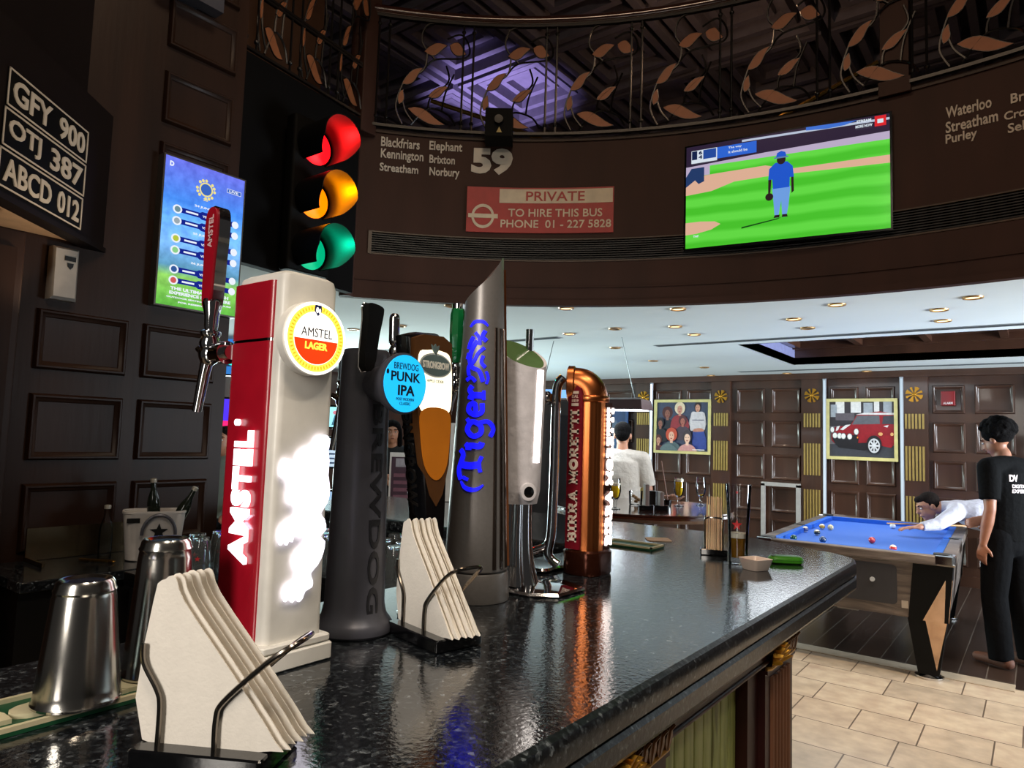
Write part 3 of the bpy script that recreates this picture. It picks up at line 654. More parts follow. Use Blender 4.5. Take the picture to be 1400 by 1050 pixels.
# traffic light
t = thing('traffic_light', 'traffic light with red, amber and green lamps on the black board beside the pier', 'traffic light', (-3.5, 2.5, 2.55))
XF, XB = -3.14, -3.40
cen = [pl(475, 189, 0, XF), pl(465.5, 262, 0, XF), pl(458, 334, 0, XF)]
ym = sum(c.y for c in cen)/3; zs = [c.z for c in cen]
g = G(); g.rbox(-3.49, XB, ym-.15, ym+.15, zs[2]-.13, zs[0]+.16, .02); put('housing', g, M('signal_black', '050505', .7, spec=.15), t)
for (c, nm, hx, st) in zip(cen, ('red', 'amber', 'green'), ('ff0d16', 'ff7a00', '00b07a'), (2.4, 1.8, 1.1)):
    g = G(); g.lathe([(.001, .028), (.05, .024), (.09, .012), (.108, 0)], (XB+.002, ym, c.z), 32, ax=(1, 0, 0)); put('lens', g, E('signal_'+nm, hx, st), t, label=nm+' signal lens')
    rs = []; N = 40; gap = math.radians(38)
    for i in range(N+1):
        a = -PI/2+gap+(2*PI-2*gap)*i/N; y, z = cos(a), sin(a)
        ln = (XF-XB)*(1-.42*max(0, (-z-.1))/.9); r = .128
        P = lambda x, rr: V((x, ym+y*rr, c.z+z*rr))
        rs.append([P(XB-.002, r), P(XB+ln, r), P(XB+ln, r-.004), P(XB-.002, r-.004)])
    g = G(); n = 4; vs = [p for r in rs for p in r]; fs = []; mi = []
    for k in range(N):
        for j in range(4): fs.append((k*4+j, k*4+(j+1) % 4, k*4+4+(j+1) % 4, k*4+4+j)); mi.append(1 if j == 2 else 0)
    g.v = [tuple(p) for p in vs]; g.f = fs+[(3, 2, 1, 0), tuple(range(N*4, N*4+4))]; g.m = mi+[0, 0]
    put('visor', g, [M('signal_black', '050505', .7), M('visor_lining', '3c3c3a', .4)], t)
    lamp('signal_lamp_'+nm, 'SPOT', (XB+.06, ym-.03, c.z), {'red': 13, 'amber': 15, 'green': 4.5}[nm], {'red': (1, .01, .01), 'amber': (1, .26, 0), 'green': (0, .85, .45)}[nm], .03, (XF, ym+.06, c.z), 2.4)

# ------------------------------------------------------------------ gallery railing
iron, leaf_m = M('wrought_iron', '15110f', .35, .3), M('copper_leaf_panel', '8a5230', .5, .15)
def leaf2d(cx, cy, L, wd, rot, bend=.25):
    up, dn = [], []
    for i in range(9):
        s = i/8; x = (s-.5)*L; h = wd*math.sin(PI*s**.8)*.5; b = bend*L*(s-.5)*(1-abs(2*s-1))*1.2
        up.append((x, b+h)); dn.append((x, b-h))
    P = up+dn[::-1][1:-1]; c, s = cos(rot), sin(rot)
    return [(cx+x*c-y*s, cy+x*s+y*c) for x, y in P]
LEAF = [(-.20, .58, .17, .075, .35, .3), (-.04, .585, .13, .085, -.45, -.3), (-.36, .36, .19, .06, .75, .25), (-.17, .26, .16, .055, .55, .2), (-.435, .20, .11, .04, 1.35, .2), (-.25, .07, .28, .075, -.35, -.2)]
STEM = [[(-.42, .0), (-.47, .12), (-.44, .26), (-.40, .33), (-.28, .42), (-.26, .55)], [(-.34, .02), (-.40, .10), (-.43, .2)], [(-.28, .42), (-.20, .50), (.02, .53), (.04, .62), (-.02, .70), (-.12, .66)],
        [(-.36, .0), (-.24, .13), (-.10, .1), (-.04, .02)], [(-.24, .13), (-.22, .22), (-.10, .34), (-.12, .46)], [(-.14, .12), (-.12, .25), (-.06, .4)], [(-.20, .5), (-.3, .62), (-.27, .75), (-.14, .78)]]
def bay(fr, W, t, zb, zt, bars=True):
    if bars:
        for a in (.0, .075):
            g = G(); g.tube([fr(a, zb, .03), fr(a, (zb+zt)/2, .03), fr(a, zt, .03)], .008, 6); g.ball(fr(a, zb+.06, .03), .016, n=8); g.ball(fr(a, zt-.06, .03), .016, n=8); put('baluster', g, iron, t)
    sx, sz = W/.61, (zt-zb)/.80
    f2 = lambda a, b, c: fr((a+.61)*sx, zb+.02+b*sz, c)
    g = G()
    for st in STEM:
        g.tube([f2(p[0], p[1], .03) for p in smooth_path([(a, b, 0) for a, b in st], 5)], .007, 5)
    put('scrollwork', g, iron, t)
    for lf in LEAF:
        P = leaf2d(*lf); g = G(); g.prism(P, f2, .026, .036); put('leaf', g, leaf_m, t)
        q = g2 = G(); q.tube([f2(a, b, .031) for a, b in P], .0055, 5, closed=True); put('leaf_rim', q, iron, t)
ZB, ZT = 3.715, 4.52
def railing(lab, a_from, a_to, first):
    t = thing('balcony_railing', lab, 'railing', rp((a_from+a_to)/2, ZB))
    g = G(); g.tube([rp(a, 4.56, .03) for a in [a_from+(a_to-a_from)*i/30 for i in range(31)]], .036, 12); put('handrail', g, M('polished_handrail', '3a1c12', .12, coat=1), t)
    for z in (ZB-.005, ZT):
        g = G(); ring_box(g, a_from, a_to, .045, .015, z-.01, z+.01, 30); put('rail', g, iron, t)
    step = math.degrees(.61/RR); a = first
    while a > a_to+3:
        bay(ringfr(a, 0), .61, t, ZB, ZT); a -= step
railing('curved iron gallery railing with copper leaves above the red sign and television', 140.3, 90.7, 139.6)
railing('iron gallery railing with copper leaves at the top right corner', 88.3, 70, 88.1)
t = thing('balcony_railing', 'short straight iron railing with copper leaves above the traffic light', 'railing', (-3.55, 2.5, 3.69))
fL = lambda a, b, c: f0(a, b, c-.03)
for a in (.02, .34, .66): bay(lambda x, b, c, a=a: fL(a+x, b, c), .32, t, 3.68, 4.7)
for z in (3.68, 4.02, 4.04):
    g = G(); g.fbox(fL, 0, .95, z-.008, z+.008, .02, .04); put('rail', g, iron, t)
# brass hand rails of the stair seen through the railing, and two hanging lamps
for lab, P in (('left sloping brass stair handrail behind the gallery railing', [(-4.6, 4.6, 4.75), (-3.9, 5.0, 4.45), (-3.2, 5.4, 4.1)]), ('right sloping brass stair handrail behind the gallery railing', [(-2.4, 5.8, 4.1), (-1.7, 6.0, 4.4), (-1.0, 6.2, 4.75)])):
    g = G(); g.tube(smooth_path(P, 6), .022, 8); tags(put('stair_handrail', g, brass), lab, 'handrail')
# projector hanging from the gallery edge
t = thing('projector', 'black box projector on the gallery edge above the number', 'projector', rp(126.7, 3.60))
pfj = ringfr(128.2, 3.60)
g = G(); g.fbox(pfj, 0, .2, .02, .22, .02, .20); put('body', g, M('signal_black', '050505'), t)
g = G(); g.prism([(.085, .045), (.125, .045), (.105, .085)], pfj, .20, .203); put('warning_sticker', g, M('sticker_yellow', 'b59a58', .5), t)
g = G(); g.cyl(pfj(.1, .13, .2), pfj(.1, .13, .23), .035, .03); put('lens_tube', g, black_gloss, t)
# lamp bar at top left
g = G(); g.box(LX+.02, LX+.10, 1.50, 1.80, 3.70, 3.78); g.box(LX, LX+.02, 1.6, 1.7, 3.70, 3.74)
tags(put('wall_speaker', g, black_metal), 'slim black bar speaker at the very top of the panelled pier', 'speaker')
# ------------------------------------------------------------------ bar counter
BZ = 1.14
def offset(P, d):
    n = len(P); out = []
    for i in range(n):
        p0, p1, p2 = V(P[i-1]), V(P[i]), V(P[(i+1) % n]); a = (p1-p0).normalized(); b = (p2-p1).normalized()
        na, nb = V((-a.y, a.x)), V((-b.y, b.x)); m = (na+nb); m = m/max(.3, m.dot(na)); q = p1+m*d; out.append((q.x, q.y))
    return out
top = [(-.51, -1.2), (-.51, 2.66), (-.53, 2.76), (-.60, 2.83), (-.98, 3.02), (-1.10, 3.05), (-3.3, 3.05), (-3.3, 2.22), (-1.34, 2.22), (-1.34, -1.2)]
t = thing('bar_counter', 'long black granite bar counter with dark wood front, green panel and gold capitals', 'counter', (-.9, .5, 0))
g = G(); g.layers([(offset(top, d), z) for d, z in ((.03, 1.045), (.004, 1.047), (.0, 1.055), (.0, 1.082), (.006, 1.089), (.014, 1.090), (.014, 1.094), (.002, 1.096), (.0, 1.104), (.0, 1.124), (.005, 1.135), (.014, 1.14))])
g.m = [1]*(len(g.m)-1)+[0]; put('countertop', g, [granite_m, granite_edge], t, ang=25)
FX = -.57
g = G(); body = [(-.62, -1.2), (-.62, 2.05), (-1.25, 2.62), (-3.2, 2.62), (-3.2, 2.4), (-1.3, 2.38), (-1.2, 2.2), (-1.2, -1.2)]
g.layers([(body, 0), (body, 1.045)]); put('body', g, red_wood, t)
g = G(); g.box(-.64, -.548, -1.2, 2.06, 1.003, 1.045); g.cyl((-.55, -1.2, .998), (-.55, 2.06, .998), .007, n=10); g.box(-.64, -.55, -1.2, 2.06, .0, .16)
g.box(-.64, -.57, 1.20, 1.26, .16, 1.0); g.box(-.64, -.57, 1.72, 1.80, .16, 1.0); g.box(-.64, -.57, .4, .98, .16, 1.0); g.box(-.64, -.57, 1.2, 1.8, .985, 1.0)
put('front_frame', g, red_wood, t)
g = G(); n = 9
for k in range(n):
    y = 1.26+k*.46/n; g.rbox(-.62, -.598, y+.001, y+.46/n-.001, .16, .99, .004)
put('green_panel', g, bead_m, t, label='pale green beadboard panel')
def leaf_poly(h, w): return sp2([(0, 0), (w*.5, h*.35), (w*.35, h*.75), (0, h), (-w*.35, h*.75), (-w*.5, h*.35)], 3, True)
for y0 in (1.80, .985):
    g = G(); g.box(-.64, -.553, y0, y0+.235, .02, 1.0); 
    
    g.box(-.64, -.546, y0-.004, y0+.239, .966, .974); g.box(-.64, -.53, y0-.01, y0+.245, .02, .15)
    pil = put('pilaster', g, red_wood, t); g = G()
    for k in range(6): g.cyl((-.553, y0+.05+k*.027, .16), (-.553, y0+.05+k*.027, .95), .009, n=8)
    put('fluting', g, M('walnut_fluting', '6e4630', .4), pil)
    g = G(); g.tube([(-.552, y0+.0, .979), (-.546, y0+.02, .978), (-.546, y0+.10, .979), (-.55, y0+.235, .979)], .0065, 8)
    for c, k0 in ((y0+.035, -3),):
        for k in range(k0, -k0+1):
            a = k*.36; L = .062-.005*abs(k); fr = plane_fr((-.552, c, .982), (0, cos(a), -sin(a)), (0, sin(a), cos(a)))
            P = [(-.003, 0), (.003, 0), (.012, L*.6), (.010, L*.9), (0, L), (-.010, L*.9), (-.012, L*.6)]
            rr = [[fr(x, y, .004+.016*(y/L)) for x, y in P], [fr(x*.4, y, .014+.03*(y/L)**1.5) for x, y in P]]; g.rings(rr)
    put('capital', g, gold_leaf, pil, label='carved gold leaf capital')
    g = G()
    for j in range(5):
        c = y0+.085+j*.033; g.prism(leaf_poly(.05, .028), plane_fr((-.552, c, .983), (0, 1, 0), (.12, 0, 1)), 0, .012); g.tube([(-.542, c, .985), (-.536, c, 1.02), (-.530, c+.006, 1.03)], .004, 6)
    put('acanthus', g, M('bronzed_wood', '6a4420', .35, .4), pil)
g = G(); g.box(-1.0, -.6, 2.04, 2.08, .0, 1.0); put('end_panel', g, red_wood, t)
def corbel(x, y):
    g = G(); pth = smooth_path([(x, y, .86), (x+.012, y+.05, .88), (x+.015, y+.10, .93), (x+.015, y+.14, .985), (x+.012, y+.17, 1.03)], 6)
    g.tube(pth, lambda s: .022+.014*math.sin(PI*s), 10); g.ball((x+.012, y+.165, 1.0), .035, .03, .035, 12); g.ball((x, y+.01, .86), .024, n=10)
    put('corbel', g, gold_leaf, t, label='scrolled gold bracket under the overhang')
corbel(-.64, 2.09)

# ------------------------------------------------------------------ bar mats and coasters
mat_green = M('mat_green_rubber', '0d4a2c', .5); mat_cream = M('mat_cream', 'cfc5a2', .5)
def bar_mat(x0, x1, y0, y1, lab, txt=None, tx=None):
    t = thing('bar_mat', lab, 'bar mat', ((x0+x1)/2, (y0+y1)/2, BZ)); fr = plane_fr((x1, y0, BZ), (0, 1, 0), (-1, 0, 0)); w, h = y1-y0, x1-x0
    g = G(); g.prism(rrect(w/2, h/2, w, h, .008), fr, .0005, .006); put('base', g, mat_green, t)
    g = G()
    for a, b, c, d in ((0, w, 0, .007), (0, w, h-.007, h), (0, .007, 0, h), (w-.007, w, 0, h)): g.fbox(fr, a, b, c, d, .006, .012)
    put('border', g, mat_cream, t)
    if txt:
        g = G(); g.text(txt, fr, tx[0], .028, tx[1], h-.05, .006, .012, .04); put('lettering', g, mat_cream, t)
    return fr, t
fr, t = bar_mat(-1.145, -1.03, .05, .72, 'green bar mat with cream border and lettering under the upturned steel cups', 'Heineken', (.055, .5))
g = G()
for b in (.02, .05, .08): g.fbox(fr, .585, .65, b, b+.008, .006, .011)
for a in (.59, .625, .655): g.fbox(fr, a, a+.008, .02, .095, .006, .0105)
put('grid', g, mat_cream, t)
bar_mat(-1.33, -1.12, 2.33, 2.44, 'dark green bar mat on the far part of the bar beyond the copper tower', None)
p = at(900, 738, BZ)
g = G(); g.prism(rrect(0, 0, .095, .095, .012), plane_fr((p.x, p.y, BZ), (.8, .6, 0), (-.6, .8, 0)), .0005, .003); tags(put('beer_mat', g, M('card_beige', 'c7ab93', .8)), 'beige card beer mat on the far part of the bar', 'beer mat')

# ------------------------------------------------------------------ upturned steel shaker cups
def shaker(x, y, h, r0, r1, lab):
    t = thing('shaker_cup', lab, 'cup', (x, y, BZ+.0125), 0, 'upturned steel shaker cups')
    g = G(); g.lathe([(r0-.0015, .0), (r0+.0015, .001), (r0+.002, .004), (r0, .007), (r0*.93+r1*.07, h*.12), (r1*.9+r0*.1, h*.86), (r1, h-.018), (r1+.0015, h-.015), (r1-.0005, h-.011), (r1-.002, h-.004), (r1-.005, h), (r1-.008, h-.0005), (r1-.012, h-.004), (.001, h-.006)], n=48, cap=False)
    put('body', g, steel, t, True)
    g = G(); g.lathe([(r1-.013, h-.0035), (.004, h-.0045)], n=40); put('base_disc', g, M('blued_steel', '8088a8', .25, 1), t, True)
shaker(-1.064, .428, .165, .053, .038, 'shorter upturned steel shaker cup on the green bar mat, at the left edge')
shaker(-1.095, .553, .205, .050, .037, 'taller upturned steel shaker cup on the green bar mat, behind the nearest napkin holder')

# ------------------------------------------------------------------ napkin holders
wire_m = M('dark_nickel_wire', '8d857c', .18, 1)
def holder(name_lab, loc, rot, group, n, nap_label, scale=1.0, tone=None):
    t = thing('napkin_holder', name_lab, 'napkin holder', loc, rot, group); t.scale = (scale,)*3
    L, Wd = .125, .078
    g = G(); g.rbox(-L/2, L/2, -Wd/2, Wd/2, .001, .018, .004); put('base', g, black_gloss, t, True)
    for y in (-.026, .026):
        g = G(); g.tube(smooth_path([(-.042, y, .017), (-.042, y, .052), (-.046, y*1.0, .066), (-.060, y, .088), (-.062, y, .105)], 5), .0024, 8); put('wire_post', g, wire_m, t, True)
    hp_ = [(.012, .026, .017), (.012, .026, .045), (.018, .026, .060), (.052, .027, .092), (.070, .025, .106), (.080, .014, .112)]
    pth = [(a, -b, c) for a, b, c in hp_]+hp_[::-1]
    g = G(); g.tube(smooth_path(pth, 5), .0026, 8); put('wire_hoop', g, wire_m, t, True)
    M4 = wm(t)
    for k in range(n):
        y = -.020+.040*k/(n-1); a = random.uniform(-.03, .03); dx = .004*math.sin(k*2.1)+k*.0012; th = .0042*8/n
        P = [(-.062, .0), (-.060, .12), (-.050, .139), (-.040, .141), (-.03, .12), (.02, .06), (.064, .008), (.060, .0)]
        f = plane_fr((dx, y, .0195), (cos(a), sin(a)*.3, 0), (0, .0+a*.3, 1)); g = G()
        for j in range(3):
            q = [(x+.0012*j, z+.002*j*(z > .01)) for x, z in P]; g.prism(sp2(q, 3, True), f, th*(j/3-.5), th*((j+.8)/3-.5))
        g.v = [tuple(M4 @ V(v)) for v in g.v]
        o = put('napkin', g, tone or paper); tags(o, nap_label, 'napkin', nap_label.replace('folded ', '')+'s' if False else 'napkins in '+name_lab.split(' napkin')[0]+' holder')
p1 = V((-.793, .478, BZ)); holder('nearest wire napkin holder with black base at the bottom left', p1, .53, 'wire napkin holders on the bar', 8, 'folded white paper napkin in the nearest wire holder', 1.30)
holder('middle wire napkin holder with black base between the black and the grey taps', (-.938, 1.005, BZ), -.20, 'wire napkin holders on the bar', 7, 'folded white paper napkin in the holder between the black and grey taps', 1.36)
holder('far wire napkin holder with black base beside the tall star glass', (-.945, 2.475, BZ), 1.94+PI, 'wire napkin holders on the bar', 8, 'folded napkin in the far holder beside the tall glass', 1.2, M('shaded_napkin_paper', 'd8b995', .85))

# ------------------------------------------------------------------ beer towers
def faucet(t, x, y, z, s=1.0, toward=(0, 0)):       # chrome tap body with spout pointing down towards the bartender
    g = G()
    g.cyl((x+.075, y, z), (x+.02, y, z), .013, .016, 16); g.cyl((x+.062, y, z), (x+.05, y, z), .021, .021, 16)
    g.ball((x, y, z), .021, .019, .022); g.lathe([(.017, 0), (.019, .008), (.015, .02), (.018, .024), (.018, .03), (.01, .034)], (x, y, z+.012), 16)
    g.cyl((x-.018, y, z+.004), (x-.04, y, z+.012), .008, .006, 10)
    put('tap_body', g, chrome, t)
    g = G(); g.tube(smooth_path([(x-.002, y, z-.005), (x-.012, y, z-.035), (x-.03, y, z-.105)], 5), lambda s: .013-.004*s, 12); put('spout', g, chrome, t)
# red and white lit tower
AX0, AX1, AY0, AY1 = -1.145, -1.0, .674, .788
AZ1 = 1.805
t = thing('beer_tower', 'tall red and white beer tower with a lit round badge and glowing lion', 'beer tower', ((AX0+AX1)/2, (AY0+AY1)/2, BZ))
g = G(); g.rbox(AX0-.004, AX1+.014, AY0-.012, AY1+.014, BZ+.001, BZ+.030, .006); g.rbox(AX0-.002, AX1+.011, AY0-.010, AY1+.011, BZ+.032, BZ+.044, .006); put('plinth', g, white_plastic, t)
tp = lambda d, z: (rrect((AX0+AX1)/2, (AY0+AY1)/2, AX1-AX0-2*d, AY1-AY0-2*d, .012, 4), z)
g = G(); g.layers([tp(0, BZ+.044), tp(.001, AZ1-.02), tp(.004, AZ1-.006), tp(.012, AZ1)]); put('housing', g, white_plastic, t)
g = G(); P = rrect((AX0+AX1)/2-.012, AY0+.03, AX1-AX0-.018, .070, .014, 5)
for z0, z1 in ((BZ+.046, 1.683), (1.688, AZ1-.018)): g.layers([(P, z0), (P, z1)])
put('red_cladding', g, red_plastic, t, label='glossy red front cladding')
g = G(); g.layers([(offset(P, .0015), 1.682), (offset(P, .0015), 1.689)]); put('seam_band', g, chrome, t)
af = plane_fr((0, AY0-.006, 0), (0, 0, 1), (-1, 0, 0))        # along the height, letters' tops to the left
af = lambda a, b, c: V((-b, AY0-.0065-c, a))
g = G(); zA, zB = pl(322, 766, 1, AY0).z, pl(333, 588, 1, AY0).z; xl, xr = pl(320, 680, 1, AY0).x-.012, 0
g.text('AMSTEL', af, zA, 1.050, zB-zA, .050, .0005, .007, .03); g.prism(ell(zB+.013, 1.098, .0055), af, .0005, .007); put('lit_lettering', g, white_glow, t, label='glowing white letters reading AMSTEL upwards')
wf = lambda a, b, c: V((AX1+c, a, b))                        # the white face, seen from the customers' side
LION = [(470,98),(455,93),(432,98),(425,128),(392,138),(366,160),(362,188),(382,200),(378,235),(400,250),(385,262),(368,248),(358,215),(345,190),(322,180),(305,185),(296,215),(296,245),(315,250),(330,280),(322,330),(335,350),(360,350),(355,395),(330,405),(300,430),(290,465),(296,498),(308,480),(318,498),(326,478),(338,486),(345,460),(362,465),(385,470),(400,450),(412,458),(380,500),(352,535),(345,570),(360,600),(355,632),(322,642),(308,675),(312,705),(326,690),(338,708),(350,690),(362,705),(376,690),(385,665),(410,650),(412,625),(405,600),(430,570),(450,530),(458,482),(440,465),(462,440),(456,400),(442,380),(468,340),(476,290),(470,240),(474,190),(470,150),(477,120)]
P = []
for x, y in LION:
    q = pl(270+x/2.692, 560+y/2.692, 0, AX1); P.append((min(q.y, AY1-.004), q.z))
g = G(); g.prism(sp2(P, 2, True), wf, .003, .009)
put('lit_lion', g, E('lion_glow', 'f4f0ff', 1.7), t, label='glowing white rearing lion emblem')
c = pl(430, 463, 0, AX1+.02); r = .0635
g = G(); g.lathe([(r-.006, 0), (r, .004), (r, .022), (r-.004, .026)], (AX1-.002, c.y, c.z), 40, ax=(1, 0, 0)); bd = put('badge', g, white_plastic, t, label='round lit lager badge')
bf = lambda a, b, cc: V((AX1+.0242+cc, c.y+a*r, c.z+b*r))
L1, L2, L3, L4 = E('badge_white', 'fffaf0', 1.6), E('badge_yellow', 'ffd24a', 1.3), E('badge_red', 'ff3a08', 1.0), M('badge_grey_print', '55565c', .5)
g = G(); g.prism(ell(0, 0, .98, n=40), bf, 0, .0006, 0); g.ring2d(0, 0, .90, .90, .72, .72, bf, .0006, .0012, 1, 40)
g.prism(ell(0, 0, .70, .70, 20, PI+.06, 2*PI-.06), bf, .0012, .0018, 2)
for k in range(52):
    a = 2*PI*k/52; k2 = .81; g.fbox(sub(bf, k2*cos(a), k2*sin(a), 1, 1, a), -.045, .045, -.018, .018, .0012, .0018, 4)
g.text('AMSTEL', bf, -.50, .03, 1.0, .24, .0018, .0026, .0, 3); g.text('LAGER', bf, -.36, -.31, .72, .20, .0018, .0026, .04, 1)
g.prism([(-.1, .9), (.1, .9), (.12, .74), (0, .6), (-.12, .74)], bf, .0018, .0024, 5); g.prism(ell(-.03, .76, .04, .08, 10), bf, .0024, .003, 0); g.prism(ell(.05, .74, .03, .07, 10), bf, .0024, .003, 0)
put('badge_print', g, [L1, L2, L3, L4, E('badge_amber', 'f0a81c', 1.0), M('badge_navy', '1d2f6a', .5)], bd)
lamp('badge_lamp', 'AREA', (AX1+.012, c.y-.0, c.z-.075), .35, (.75, .85, 1), .08, (AX1+.0, c.y, c.z-.2)) if False else None
# lit rim behind the badge that washes the white face
g = G(); g.lathe([(r*.93, .001), (r*.93, .004)], (AX1, c.y-.002, c.z), 40, ax=(1, 0, 0)); put('badge_backlight', g, E('badge_halo', 'dbe8ff', 22), bd)
hx, hy, hz = -1.215, .665, 1.668
faucet(t, hx, hy+.004, hz)
g = G(); g.lathe([(.010, 0), (.012, .01), (.013, .03), (.018, .055), (.016, .062)], (hx, hy+.004, hz+.04), 20)
th = put('tap_handle', g, chrome, t, label='chrome and red tap handle')
hf = lambda a, b, c: V((hx+a+.10*(b-1.77)*.12, hy+.004-c, b))
P = sp2([(-.014, 1.76), (-.019, 1.84), (-.023, 1.90), (-.018, 1.935), (0, 1.945), (.018, 1.935), (.023, 1.90), (.019, 1.84), (.014, 1.76)], 4, True)
g = G(); g.prism(P, hf, -.012, .010); put('paddle', g, chrome, th)
P2 = [(a*.86-.001, 1.765+(b-1.765)*.985) for a, b in P]; g = G(); g.prism(P2, hf, .010, .014); put('red_face', g, red_plastic, th)
hf2 = lambda a, b, c: hf(-b, a, c)
g = G(); g.text('AMSTEL', hf2, 1.865, -.008, .062, .015, .014, .0148, .02); put('lettering', g, M('pale_pink_print', 'd9b8ba', .5), th)

# black cylinder tower with the blue badge
bx, by = -1.09, .935
t = thing('beer_tower', 'black cylindrical beer tower with a lit blue round badge', 'beer tower', (bx, by, BZ))
g = G(); g.lathe([(.074, .001), (.078, .006), (.078, .016), (.072, .026), (.064, .036), (.061, .048), (.059, .06), (.048, .545), (.047, .556), (.044, .56), (.02, .561)], (bx, by, BZ), 48); put('column', g, black_metal, t)
bt, bb = 1.63, .06
g = G(); g.lathe([(.036, 0), (.036, .045), (.042, .06), (.055, .085), (.060, .098), (.060, .104), (.056, .106)], (bx+.01, by, bt), 40, ax=(1, 0, 0)); sp = put('badge_stub', g, black_metal, t)
q = lambda a, b, c: V((bx+.1165+c, by+a, bt+b))
g = G(); g.prism(ell(0, 0, .0555, n=40), q, 0, .002, 0); blk = M('badge_black_ink', '04141f', .5); R = .0555
for s, u, v, w, h, bo in (('BREWDOG', -.58, .48, 1.16, .23, .0), ('PUNK', -.70, .06, 1.40, .34, .02), ('IPA', -.36, -.42, .80, .36, .03), ('POST MODERN', -.42, -.60, .84, .10, 0), ('CLASSIC', -.26, -.75, .52, .10, 0)):
    g.text(s, q, u*R, v*R, w*R, h*R, .002, .0026, bo, 1)
g.prism(ell(-.86*R, .02, .06*R, .09*R, 10), q, .002, .0026, 1)
put('badge_face', g, [E('badge_blue', '18b4f2', .95), blk], sp, label='lit blue badge face')
vf = lambda a, b, c: V((bx+(.0565-.021*(2.2-a-1.14-.56+.0)*0)+c, by-b, a))
def cyf(a, b, c):       # letters read downwards round the customers' side of the column
    z = BZ+.50-a; rr = .0595-.0115*(z-BZ-.06)/.485; an = -.10+b/rr; return V((bx+(rr+c)*cos(an), by+(rr+c)*sin(an), z))
g = G(); g.text('BREWDOG', cyf, .05, -.013, .41, .026, -.003, .0018, .02); put('embossed_lettering', g, M('embossed_black_metal', '26262a', .35, .3), t)
g = G(); _q = at(507, 474, 1.70); hx, hy = _q.x, _q.y; hf = lambda a, b, c: V((hx-c*.5+.10*(b-1.70), hy-.005+a, b))
P = sp2([(-.012, 1.66), (-.016, 1.75), (-.020, 1.775), (-.012, 1.782), (.016, 1.778), (.021, 1.765), (.016, 1.72), (.012, 1.66)], 3, True)
g.prism(P, hf, -.018, .018); th = put('tap_handle', g, M('handle_black', '0a0909', .45, spec=.25), t)
g = G(); g.tube([hf(a, b, .018) for a, b in P], .0022, 6, closed=True); put('edge_strip', g, chrome, th)
faucet(t, bx-.085, by+.02, 1.60)

# bow-shaped brown and black tower with a lit oval badge
sx_, sy_ = -1.09, 1.072
t = thing('beer_tower', 'bow shaped black and brown beer tower with a lit oval badge over a cider picture', 'beer tower', (sx_, sy_, BZ))
def bow(z):             # half width and offset along the bar at a height
    s = (z-BZ)/.60; return .018+.044*max(0, s)**1.4
zz = [BZ+.02+.58*k/14 for k in range(15)]
prof = [(-bow(z)-.006, z) for z in zz]+[(-.03, 1.752), (.03, 1.757)]+[(bow(z)+.004, z) for z in zz[::-1]]
sf_ = lambda a, b, c: V((sx_+c, sy_+a+.045*(1-(b-BZ)/.6), b))
def swell(z): return .012*math.sin(PI*min(1, max(0, (z-BZ)/.6)))
g = G(); n = len(prof)
rs = [[sf_(a*.80, b, .002) for a, b in prof], [sf_(a, b, .010) for a, b in prof], [sf_(a, b, .030+swell(b)) for a, b in prof], [sf_(a*.82, b-.004, .045+swell(b)) for a, b in prof]]
g.rings(rs); put('body', g, black_gloss, t)
g = G(); g.prism([(-.057, 1.735), (-.056, 1.65), (-.050, 1.55), (-.042, 1.47), (-.020, 1.405), (.0, 1.38), (.020, 1.405), (.042, 1.47), (.050, 1.55), (.056, 1.65), (.057, 1.735), (.03, 1.748), (-.03, 1.745)], sf_, .03, .0575)
put('front_plate', g, M('amber_brown_panel', '57361a', .6, .0, spec=.15), t, label='amber brown front plate')
g = G(); g.prism(sp2([(-.048, 1.70), (-.052, 1.62), (-.044, 1.585), (-.02, 1.578), (.02, 1.575), (.044, 1.585), (.052, 1.62), (.05, 1.70), (.02, 1.715), (-.02, 1.713)], 4, True), sf_, .0575, .059)
put('lit_window', g, E('cream_glow', 'fff2d0', 1.5), t)
g = G(); g.prism(sp2([(-.044, 1.58), (-.046, 1.53), (-.036, 1.47), (-.012, 1.44), (.012, 1.44), (.034, 1.47), (.044, 1.53), (.044, 1.58), (.0, 1.592)], 4, True), sf_, .0575, .0595); put('cider_picture', g, M('cider_orange', '9c5c16', .6, spec=.1, emit=('a85a10', .4)), t)
g = G(); g.prism(ell(0, 1.682, .049, .026, 32), sf_, .0592, .062, 0); g.prism(ell(0, 1.682, .045, .0225, 32), sf_, .062, .0625, 1)
g.text('STRONGBOW', sf_, -.041, 1.674, .082, .016, .0625, .0632, .04, 2); g.text('APPLE CIDER', sf_, -.026, 1.645, .052, .006, .0592, .060, .0, 1); g.prism([(-.009, 1.715), (-.012, 1.726), (-.004, 1.722), (0, 1.728), (.004, 1.722), (.012, 1.726), (.009, 1.715), (0, 1.703)], sf_, .0592, .062, 1)
put('oval_badge', g, [M('badge_silver', 'cfd3d0', .3, .3), M('badge_slate', '5d7070', .5), M('badge_ivory', 'f4f0e4', .5)], t)
df = lambda a, b, c: V((sx_-.045+b, sy_-bow(a)-.006-c, a))
df = lambda a, b, c: V((sx_+.02-b, sy_-bow(2.95-a)-.006-c, 2.95-a))
g = G(); g.text('STRONGBOW', lambda a, b, c: V((sx_+.010+b, sy_+.045*(1-(3.02-a-BZ)/.6)-bow(3.02-a)-.006-c, 3.02-a)), 1.36, .0, .28, .030, -.003, .003, .02); put('embossed_lettering', g, M('embossed_black', '2a2725', .3, .4), t)
